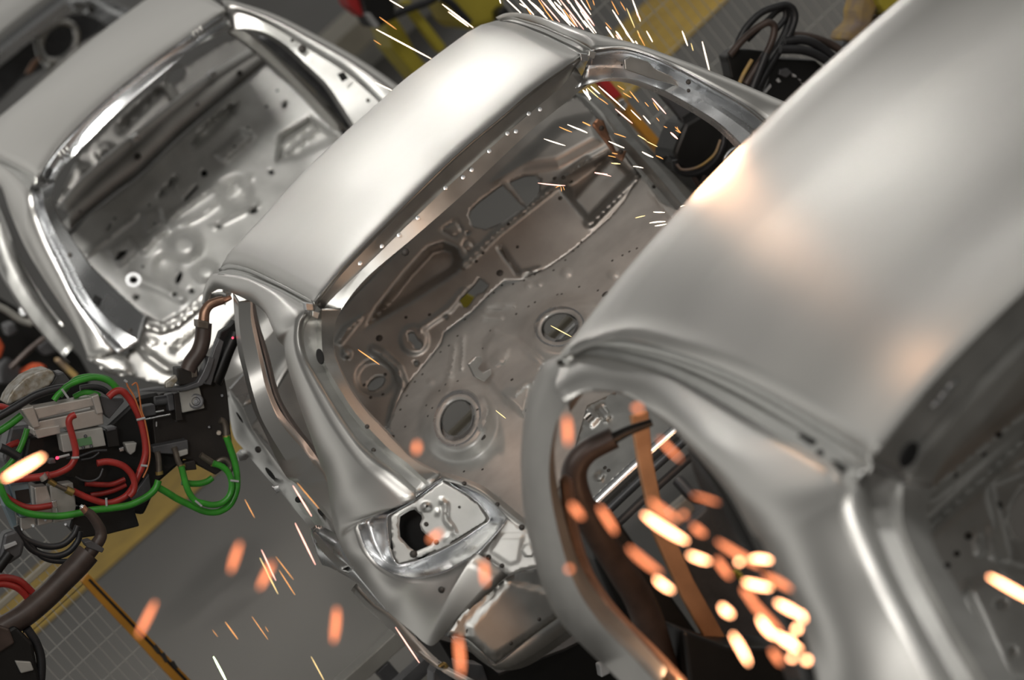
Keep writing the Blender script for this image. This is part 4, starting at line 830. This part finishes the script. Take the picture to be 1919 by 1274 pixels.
sparks('671,655,711,683:o:1.1 1032,610,1071,631:y 929,769,948,784:y:.8', .2, 'lone thin orange spark low inside the tailgate opening', 'lone thin sparks low in the tailgate opening')
def big(s, D, label, group, m='B'):
    for t in s.split():
        q_ = t.split(':'); x0, y0, x1, y1 = (float(w) for w in q_[0].split(','))
        k = q_[1] if len(q_) > 1 else m; rr = float(q_[2]) if len(q_) > 2 else 6.
        mx_, my_ = (x0+x1)/2, (y0+y1)/2; x0, x1 = mx_+(x0-mx_)*1.5, mx_+(x1-mx_)*1.5; y0, y1 = my_+(y0-my_)*1.5, my_+(y1-my_)*1.5
        Dq = D+random.uniform(-.12, .12)
        spark(PD(x0, y0, Dq), PD(x1, y1, Dq+.01), rr*.85*Dq/FPX, 'sp_'+k, label, group, Vector((random.uniform(-.004, .004), 0, 0)))
big('447,1026,435,1062 506,1062,490,1094 286,1138,265,1180 630,1150,626,1192 859,1205,863,1252 907,1060,909,1088 822,999,808,1010 781,832,780,845', 7.3,
    'fat blurred orange spark floating near the camera before the floor or middle body', 'large blurred orange sparks')
big('20,890,68,862:X:7', 7.3, 'fat white-hot blurred spark in front of the hoses of the left gun', None)
big('1128,958,1148,990 1074,948,1088,966 1220,972,1273,1006:X 1188,1034,1228,1066 1234,1088,1254,1103:X:5 1228,944,1262,968 1279,965,1281,966 1302,987,1317,999 1298,1041,1322,1050:X:5 1358,1022,1412,1054 1385,1052,1387,1052:X:5 1414,1047,1438,1050:X:6 1404,1092,1436,1100:X:6 1347,1052,1364,1076 1408,1124,1452,1172 1463,1132,1492,1148:X:6 1355,1138,1368,1150:X:6 1428,1164,1448,1188:X:6 1462,1192,1492,1212:X:6 1494,1176,1496,1178:X:7 1484,1232,1486,1232:X 1511,1236,1512,1238:X:7 1378,1198,1398,1234:X:5 1448,1222,1460,1240 1242,828,1268,854:B:4 1190,764,1198,768 1062,790,1064,824 1067,1064,1069,1066 1440,1082,1474,1100 1306,930,1338,940:B:3 1395,1105,1408,1118 1500,1150,1506,1160:X:5 1478,1196,1484,1204:X:5', 7.15,
    'blurred glowing spark in the swarm inside the nearest door opening', 'spark swarm in the nearest door opening')
big('1868,1088,1925,1120:X:5', 7.15, 'blurred white-hot spark at the right edge over the nearest window opening', None)
# ================================================================ the car body ahead of the middle one (upper left)
ulc = thing('car_body', 'bare silver car body at upper left, its framed window opening showing a holed inner panel', 'car body', (.2, 4.9, .12), 'bare car bodies on the welding line')
u0 = arc(cr(c('67,331,4.1 111,266,4.09 186,191,4.07 277,116,4.05 356,60,4.06 420,15,4.1'), 6), 25)
u4 = arc(cr(c('-60,300,5.5 -20,238,5.48 0,219,5.46 40,186,5.44 79,154,5.44 182,67,5.44 273,0,5.46 330,-38,5.5'), 6), 25)
def ul_row(pl, pr, t):
    m_ = [p.lerp(q, t) for p, q in zip(u0, u4)]; dl = pl-m_[0]; dr = pr-m_[-1]; n = len(m_)-1
    return [p+dl*(1-i/n)+dr*(i/n)+Vector((0, 0, .015*math.sin(math.pi*t)*math.sin(math.pi*i/n))) for i, p in enumerate(m_)]
rws = [u0, ul_row(P(40, 316, 4.35), P(398, 0, 4.4), .25), ul_row(P(0, 296, 4.75), P(372, -14, 4.8), .5), ul_row(P(-30, 288, 5.1), P(350, -26, 5.15), .75), u4, [p+Vector((0, .12, -.05)) for p in u4], [p+Vector((0, .4, -.2)) for p in u4]]
skin('roof_panel', [[p+Vector((0, .012, -.012)) for p in u0]]+rws, 'steel', ulc, k=1, kv=3, N=25, solid=.003)
channel('drip_channel', c('-30,288,5.1 0,296,4.75 40,316,4.35 67,331,4.1'), c('-30,300,5.1 0,308,4.75 28,328,4.35 52,352,4.08'), .016, ulc)
oA = c('-40,310,5.0 0,346,4.7 20,399,4.5 49,465,4.3 89,531,4.1 132,597,3.9 158,649,3.75 166,676,3.7')
oB = c('-30,300,5.1 0,308,4.75 53,353,4.08 66,399,4.02 82,442,3.98 109,498,3.9 142,564,3.8 185,620,3.68 214,659,3.6')
oB = arc(cr(oB, 6), 40); oA = arc(cr(oA, 6), 40)
skin('body_side_panel', [[p+Vector((.02, .05, 0)) for p in oA]]+bulged(oA, oB, .12, 6), 'steel', ulc, k=1, solid=.003, sharp=60)
iB = arc(cr(c('103,337,4.12 99,355,4.1 99,382,4.08 109,409,4.05 132,445,4.0 165,494,3.92 204,534,3.84 244,570,3.76 274,597,3.7'), 6), 40)
g0 = arc(cr(c('53,353,4.08 66,399,4.02 82,442,3.98 109,498,3.9 142,564,3.8 185,620,3.68 222,662,3.6'), 6), 40)
g1 = arc(cr(c('66,354,4.12 76,399,4.06 93,440,4.02 120,495,3.94 153,560,3.84 196,614,3.72 236,656,3.62'), 6), 40)
g2 = arc(cr(c('78,350,4.09 86,397,4.03 103,436,3.99 131,489,3.91 164,553,3.81 208,604,3.7 262,640,3.6'), 6), 40)
skin('window_gutter', [g0, g1, g2, iB, [p+Vector((.01, .04, -.004)) for p in iB]], 'bright', ulc, k=1, sharp=22, dots=[(P(131, 478, 3.9), nh, .010), (P(244, 619, 3.62), nh, .008)])
for x, y, r in ((181, 563, 14),):
    sheet('square_hole', [(x-3, y-12), (x+10, y-3), (x+5, y+11), (x-9, y+2)], 'hole', ulc, lambda X, Y_: P(X, Y_, 3.70), Vector((0, -1, .2)).normalized(), step=5, label='dark square hole in the left pillar')
sheet('square_hole', [(632, 139), (644, 134), (653, 147), (641, 153)], 'hole', ulc, lambda X, Y_: P(X, Y_, 3.80), Vector((0, -1, .2)).normalized(), step=5, label='dark square hole in the right pillar')
# header
q = [arc(cr(c(s), 6), 40) for s in ('67,331,4.1 111,266,4.09 186,191,4.07 277,116,4.05 356,60,4.06 420,15,4.1', '74,338,4.14 118,274,4.12 193,199,4.1 284,124,4.08 362,67,4.09 426,22,4.14',
     '84,342,4.14 128,284,4.12 204,208,4.1 293,133,4.08 368,75,4.09 430,32,4.14', '92,345,4.1 138,290,4.08 214,214,4.06 300,140,4.04 374,80,4.05 432,42,4.1', '103,337,4.12 119,309,4.1 170,238,4.08 238,174,4.07 317,111,4.06 380,79,4.08 436,53,4.12')]
q[0] = [p+Vector((0, .012, -.012)) for p in q[0]]
skin('rear_header', q+[[p+Vector((0, .03, -.006)) for p in q[4]]], 'bright', ulc, k=1, sharp=22, N=40)
sheet('header_hole', ell(91, 324, 7, 11, 25), 'hole', ulc, lambda X, Y_: P(X, Y_, 4.07), nh.normalized(), step=4, label='black oval hole at the left header corner')
for x0, y0 in ((111, 292), (361, 66)):
    for i in range(3):
        x = x0+i*7; y = y0-i*5
        skin('header_rib', [c(f'{x-3},{y-5},4.05 {x+6},{y+9},4.05'), c(f'{x},{y-7},4.04 {x+9},{y+7},4.04')], 'steel', ulc, k=2)
# right pillar
rA = arc(cr(c('416,0,4.2 440,4,4.15 515,28,4.08 594,67,3.98 673,111,3.86 737,154,3.74 790,196,3.64'), 6), 40)
rB = arc(cr(c('426,20,4.12 445,14,4.08 510,38,4.02 585,78,3.92 660,122,3.8 720,168,3.68 770,212,3.58'), 6), 40)
rC = arc(cr(c('432,34,4.14 450,24,4.12 506,48,4.06 575,90,3.96 650,138,3.84 704,186,3.72 750,232,3.62'), 6), 40)
rD = arc(cr(c('436,53,4.12 465,53,4.1 495,59,4.06 535,83,4 574,119,3.94 614,158,3.86 642,198,3.78 672,246,3.68'), 6), 40)
skin('body_side_panel', [[p+Vector((0, .06, -.02)) for p in rA], rA, rB], 'steel', ulc, k=1, kv=2, sharp=60)
skin('window_gutter', [rB, rC, [a.lerp(b, .5)+Vector((0, .0, .0)) for a, b in zip(rC, rD)], rD, [p+Vector((-.01, .04, -.004)) for p in rD]], 'steel2', ulc, k=1, sharp=22, dots=[(P(566, 92, 3.92), nh, .018), (P(690, 188, 3.7), nh, .008), (P(548, 76, 3.95), nh, .008)])
# lower rear panel below the window
lo_ = P(320, 640, 3.62); ln = Vector((-.05, -.8, .6)).normalized()
sheet('rear_deck_panel', '258,640 274,597 307,603 330,593 363,564 382,547 402,532 460,500 470,600 430,680 380,720 330,722 290,716 250,705 236,668', 'steel', ulc, lambda x, y: PP(x, y, lo_, ln), ln, step=6,
   emb=[e_poly('316,660 322,645 345,628 372,612 376,622 350,645 330,664', -.03, 7), e_rib('274,612 300,620 330,610 372,575', 9, .02), e_rib('262,646 280,668 310,690 350,700', 12, .025), e_ell(285, 640, 14, 12, 0, .01, .4)], dots=[(244, 657, .006), (310, 644, .006)])
sheet('lamp_panel', '162,672 176,668 198,664 214,659 236,668 252,704 226,706 198,697', 'steel', ulc, lambda x, y: PP(x, y, P(200, 680, 3.62), ln), ln, step=6, emb=[e_poly('162,672 214,662 236,670 250,704 200,697', .02, 8)])
c1 = c('0,402,4.6 22,470,4.45 60,545,4.25 100,600,4.05 140,650,3.85'); c2_ = c('-20,470,4.7 10,530,4.5 50,590,4.3 92,640,4.1 130,680,3.9')
skin('sill_panel', [c1, [a.lerp(b, .5)+Vector((-.03, -.03, .02)) for a, b in zip(c1, c2_)], c2_], 'steel2', ulc, k=5, kv=2)
c3 = c('-10,365,4.9 14,425,4.7 40,490,4.5 80,556,4.3 120,610,4.1'); c4 = c('-10,395,4.9 6,440,4.75 30,505,4.55 66,566,4.35 106,622,4.15')
skin('center_pillar', [c3, c4], 'steel2', ulc, k=5)
# inside: cross beam and holed panel
t1 = c('111,388,5.3 150,340,5.3 190,303,5.3 300,212,5.3 396,137,5.3 470,90,5.3 490,84,5.3'); t2 = c('128,400,5.28 160,362,5.28 200,322,5.28 310,226,5.28 402,154,5.28 478,105,5.28 496,96,5.28')
t3 = c('132,430,5.3 168,398,5.3 215,360,5.3 262,326,5.3 330,260,5.3 412,190,5.3 498,118,5.3'); t4 = [p+Vector((0, .2, 0)) for p in t3]
skin('cross_beam', [[p+Vector((0, .08, -.01)) for p in t1], t1, t2], 'zinc', ulc, N=40, k=5, sharp=20)
skin('cross_beam_web', [t2, t3, t4], 'pressed', ulc, N=40, k=5, sharp=20, dots=[(P(258, 293, 5.25), nh, .016), (P(449, 137, 5.25), nh, .014), (P(370, 196, 5.25), nh, .007), (P(150, 396, 5.25), nh, .006)])
for x, y in ((255, 262), (399, 142)): slab('beam_clip', [(x-8, y-4), (x+4, y-12), (x+9, y-2), (x-3, y+8)], 5.24, .03, 'bright', ulc, bevel=.002)
po = P(380, 400, 4.9); pn = Vector((-.04, -.7, .72)).normalized()
sheet('inner_panel', '128,446 168,402 262,332 330,266 412,195 500,122 560,170 640,250 660,300 520,440 410,545 300,606 220,560 165,500', 'zinc', ulc, lambda x, y: PP(x, y, po, pn), pn, step=5.5,
   holes=[ell(250, 524, 8, 7), '343,372 368,345 373,349 348,377', ell(382, 324, 7, 7), '212,488 222,470 240,466 236,476 222,488', ell(335, 520, 6, 13, 20), ell(359, 545, 6, 5), ell(327, 551, 6, 5), ell(475, 395, 9, 5, -20), ell(410, 424, 5, 4), '197,432 206,416 210,420 202,432', ell(255, 556, 6, 5), ell(508, 322, 6, 5, 40), '528,195 535,188 538,198 530,204'],
   emb=[e_poly('355,270 385,230 430,195 450,190 440,215 400,255 365,282', -0.060, 9), e_poly('290,370 330,325 337,335 300,375', -0.051, 6), e_poly('395,290 450,240 480,255 420,310', 0.034, 8), e_poly('520,250 580,215 640,260 560,300 512,310', -0.085, 12), e_rib('535,290 600,240', 6, .03), e_rib('525,275 585,230', 6, .03),
        e_poly('200,470 240,440 262,470 225,505', 0.025, 5), e_poly('262,400 300,385 310,420 275,440', 0.025, 5), e_rib('270,470 330,400 400,350', 10, .025), e_ell(345, 460, 42, 38, 0, 0.075, .3), e_ell(440, 360, 40, 34, -30, -0.060, .3), e_ell(310, 500, 30, 32, 0, -0.053, .3), e_ell(385, 510, 30, 26, 0, 0.060, .3), e_rib('300,440 380,400 470,330', 8, .02), e_rib('250,520 300,540 340,560', 14, .03), e_rib('400,420 480,380', 10, .03), e_rib('160,480 260,400', 7, .015)],
   dots=[(225, 478, .008), (215, 410, .006), (280, 385, .006), (320, 340, .006), (268, 500, .007), (300, 450, .006), (440, 275, .006), (465, 240, .006), (500, 200, .007), (520, 170, .007), (290, 420, .006), (245, 445, .006)])
sheet('dark_backing', '120,446 168,402 262,332 330,266 412,195 500,122 560,170 650,250 670,300 530,450 415,560 300,620 210,570 155,500', 'black', ulc, lambda x, y: PP(x, y, po-pn*.16, pn), pn, step=14)  # black sheet added behind the panel so its holes look shaded
ringv = [[PP(px, py, P(250, 524, 4.2), Vector((0, -1, .4)).normalized()) for px, py in ell(250, 524, a, a*.9, 0, 24)] for a in (15, 12, 8.5)]
mk('hole_ring', [p for r_ in ringv for p in r_], grid_faces(3, 24, True), 'bright', ulc)
e1 = c('428,56,4.4 470,86,4.5 530,140,4.6 590,202,4.7 640,256,4.8'); e2 = c('452,54,4.4 500,86,4.5 556,140,4.6 606,196,4.7 650,246,4.8')
skin('inner_rail', [[p+Vector((0, .05, -.02)) for p in e1], e1, [a.lerp(b, .5)+Vector((0, -.03, .03)) for a, b in zip(e1, e2)], e2], 'steel', ulc, k=5, sharp=35)
e3 = c('480,70,4.7 520,104,4.75 570,150,4.8 620,200,4.85 650,240,4.9'); e4 = c('500,66,4.7 545,98,4.75 600,150,4.8 636,190,4.85 662,230,4.9')
skin('quarter_inner_panel', [e3, e4], 'dgrey', ulc, k=4)
# beyond the beam: dark front of the cabin
fo_ = P(280, 220, 6.1); fn = Vector((0, -.8, .6)).normalized()
sheet('front_cabin_panel', '105,380 150,290 250,190 400,90 470,60 500,90 400,140 300,215 190,305 130,400', 'pressed', ulc, lambda x, y: PP(x, y, fo_, fn), fn, step=8, holes=[ell(198, 287, 11, 9), ell(330, 140, 22, 14, -40)], emb=[e_ell(198, 287, 22, 18, 0, .04, .4), e_rib('300,150 325,185', 9, .05), e_rib('230,240 300,170', 14, -.04), e_poly('110,360 140,300 170,310 140,370', .04, 10)])
# ================================================================ farthest car body, top left corner
tlc = thing('car_body', 'farthest bare car body cut off at the top left corner of the photo', 'car body', (-.1, 9.4, .12), 'bare car bodies on the welding line')
z0 = c('-40,110,8.6 0,78,8.6 60,30,8.6 110,-8,8.6 150,-40,8.6'); z1 = c('-40,130,8.55 0,98,8.55 70,44,8.55 128,0,8.55 165,-30,8.55'); zz = c('-80,70,9.6 -30,20,9.6 20,-20,9.6 70,-60,9.6 110,-90,9.6')
skin('roof_panel', [zz, [a.lerp(b, .5)+Vector((0, 0, .03)) for a, b in zip(zz, z0)], z0], 'steel', tlc, k=4, kv=3)
z2 = c('-40,155,8.55 0,122,8.55 70,66,8.55 112,36,8.55 138,18,8.55')
skin('rear_header', [z0, z1, z2, [p+Vector((0, .04, -.01)) for p in z2]], 'bright', tlc, k=4, sharp=22)
y0_ = c('128,0,8.5 150,-8,8.45 180,-4,8.4 215,6,8.3 246,20,8.25 280,40,8.2'); y1_ = c('138,18,8.55 160,12,8.5 185,14,8.45 212,26,8.35 235,40,8.3 262,58,8.25'); y2_ = c('112,36,8.6 140,23,8.55 165,26,8.5 190,38,8.4 210,52,8.35 240,76,8.3')
skin('window_gutter', [y0_, y1_, y2_, [p+Vector((0, .04, -.01)) for p in y2_]], 'bright', tlc, k=4, sharp=22, dots=[(P(172, 19, 8.3), nh, .02)])
sheet('inner_panel', '-40,160 0,122 60,70 130,28 170,26 240,72 200,52 100,120 40,150 0,190 -40,220', 'dgrey', tlc, lambda x, y: PP(x, y, P(100, 90, 9.3), fn), fn, step=8)
rg = [P(x, y, 8.9) for x, y in ell(110, 78, 30, 40, 38, 20)]
tube('speaker_ring', rg+[rg[0]], .016, 'steel', tlc, k=2, cap=False)
tube('inner_brace', c('70,75,8.9 76,100,8.85 88,120,8.8 95,130,8.8'), .02, 'steel2', tlc)
slab('inner_bracket', '48,138 60,116 76,104 74,114 58,138', 8.8, .02, 'copper', tlc, bevel=.003)
sheet('rear_deck_panel', '-40,262 0,220 40,186 90,135 130,95 205,50 215,58 182,67 79,154 0,230 -30,250 -40,300', 'steel', tlc, lambda x, y: PP(x, y, P(80, 150, 8.2), ln), ln, step=8)
# ================================================================ setting, light, camera
def floor_patch(name, z, pts, m, kind=None, **kw):
    v = [Vector(p) for p in pts]
    return mk(name, v, [tuple(range(len(v)))], m, None, smooth=False, kind=kind, **kw)
fo = floor_patch('floor', FLOOR, [(-30, -14, FLOOR), (30, -14, FLOOR), (30, 45, FLOOR), (-30, 45, FLOOR)], 'floorm', kind='structure')
wd_ = bpy.data.worlds.new('hall'); SC.world = wd_; wd_.use_nodes = True
nt = wd_.node_tree; bg = nt.nodes['Background']
tc = nt.nodes.new('ShaderNodeTexCoord'); sx = nt.nodes.new('ShaderNodeSeparateXYZ'); rp = nt.nodes.new('ShaderNodeValToRGB')
nt.links.new(tc.outputs['Generated'], sx.inputs['Vector']); nt.links.new(sx.outputs['Z'], rp.inputs['Fac']); nt.links.new(rp.outputs['Color'], bg.inputs['Color'])
els = rp.color_ramp.elements
TAB = ((0, .14), (.1, .36), (.18, .60), (.24, 1.25), (.285, 1.1), (.345, .40), (.41, .16), (.6, .11), (.8, .12), (1, .24))
els[0].position = 0; els[1].position = 1
for ps, s_ in TAB:
    e = els[0] if ps == 0 else els[len(els)-1] if ps == 1 else els.new(ps)
    e.color = (s_, s_*.975, s_*.92, 1)
mr = nt.nodes.new('ShaderNodeMapRange'); mr.inputs['From Min'].default_value = -.1; mr.inputs['From Max'].default_value = .65; mr.inputs['To Min'].default_value = .52; mr.inputs['To Max'].default_value = 1.0
nt.links.new(sx.outputs['Y'], mr.inputs['Value']); nt.links.new(mr.outputs['Result'], bg.inputs['Strength'])
def area(name, loc, sx_, sy_, power, col=(1, .97, .92), target=None):
    l = bpy.data.lights.new(name, 'AREA'); l.shape = 'RECTANGLE'; l.size = sx_; l.size_y = sy_; l.energy = power; l.color = col
    o = bpy.data.objects.new(name, l); COL.objects.link(o); o.location = loc
    if target is not None: o.rotation_euler = (Vector(target)-Vector(loc)).to_track_quat('-Z', 'Y').to_euler()
    return o
for x in (-4.5, 1.5, 7.5):
    for y in (-4,): area('overhead_light', (x, y, 7.5), 3.5, .5, 130)
for tx, ty_, e_ in ((-.6, 4.1, 9), (.6, 4.3, 3), (-.2, 5.2, 6)):
    area('overhead_light', (tx*2.2-.6, ty_-1.6, 8), 1.2, .5, e_, target=(tx, ty_, .8)).data.spread = math.radians(26)  # added narrow pools to brighten the upper left body
area('overhead_light', (-3.5, -8, 8), 4, .8, 150)
l_ = area('added_pool', (-2.2, -11, 6.2), 2, 1, 3.4, target=(.2, 1.6, .35)); l_.data.spread = math.radians(9)  # added pool through the tailgate to brighten the floor pan
l_ = area('added_pool', (-1.5, -2.5, 6.5), 1.5, .8, 5, target=(.15, 4.7, .5)); l_.data.spread = math.radians(13)  # added pool to brighten the inside of the upper left body
for x_ in (-4.2, 4.6):
    area('overhead_light', (x_, 5, 7.5), 2.5, 2.5, 42, target=(x_, 5.01, 0)).data.spread = math.radians(56)  # added side lights to lift the floor and its yellow bands
def added_pool(px, py, Y, dist, size, power, nt=(0, -.02, 1)):
    """added narrow light, set on the mirror line to brighten one roof spot"""
    p = P(px, py, Y); d = ray(px, py).normalized(); n = Vector(nt).normalized(); r = d-n*(2*d.dot(n)); q = p+r*dist
    area('added_pool', q, size, size*.5, power, target=p).data.spread = math.radians(4.5)
added_pool(590, 440, .5, 15, 1.2, .10, (-.02, -.02, 1)); added_pool(1030, 165, .25, 15, 1.2, .12, (.03, -.02, 1))
def stripe_pool(px, py, Y, power, spread):  # added narrow light that lays a bright stripe on the nearest roof
    p = P(px, py, Y); d = ray(px, py).normalized(); r = d-Zv*(2*d.z); q = p+r*14
    o = area('added_pool', q, 5, .3, power, target=p); o.data.spread = math.radians(spread)
stripe_pool(1730, 320, -2.6, .09, 4); stripe_pool(1590, 440, -2.6, .09, 4); stripe_pool(1860, 210, -2.6, .11, 4)
def point(name, loc, e, r=.06, col=(1, .55, .3)):
    l = bpy.data.lights.new(name, 'POINT'); l.energy = e; l.shadow_soft_size = r; l.color = col
    o = bpy.data.objects.new(name, l); COL.objects.link(o); o.location = loc; return o
point('weld_glow', P(1110, 30, .95)+Vector((.05, 0, -.12)), 2)
point('weld_glow', P(1340, 320, -1.8)+Vector((0, .0, .075)), 6.5, r=.1)
point('weld_glow', P(1080, 300, 1.35), 1.1, col=(1, .66, .5))
point('weld_glow', P(740, 560, 1.5), .8, col=(1, .66, .5))
point('weld_glow', P(1420, 1120, -2.4), 7)
cd = bpy.data.cameras.new('camera'); co = bpy.data.objects.new('camera', cd); COL.objects.link(co)
cd.sensor_fit = 'HORIZONTAL'; cd.sensor_width = 36; cd.lens = FPX*36/W
mx = Matrix((PXV, -PYV, -FW)).transposed().to_4x4(); mx.translation = CAM
co.matrix_world = mx
cd.clip_start = .1; cd.clip_end = 200
cd.dof.use_dof = True; cd.dof.focus_distance = (P(800, 800, .45)-CAM).dot(FW)
cd.dof.aperture_fstop = (FPX*36/W/1000)/.056
SC.camera = co
vs = SC.view_settings; vs.view_transform = 'Standard'; vs.look = 'None'; vs.gamma = 1; vs.use_curve_mapping = False; vs.exposure = 0.0
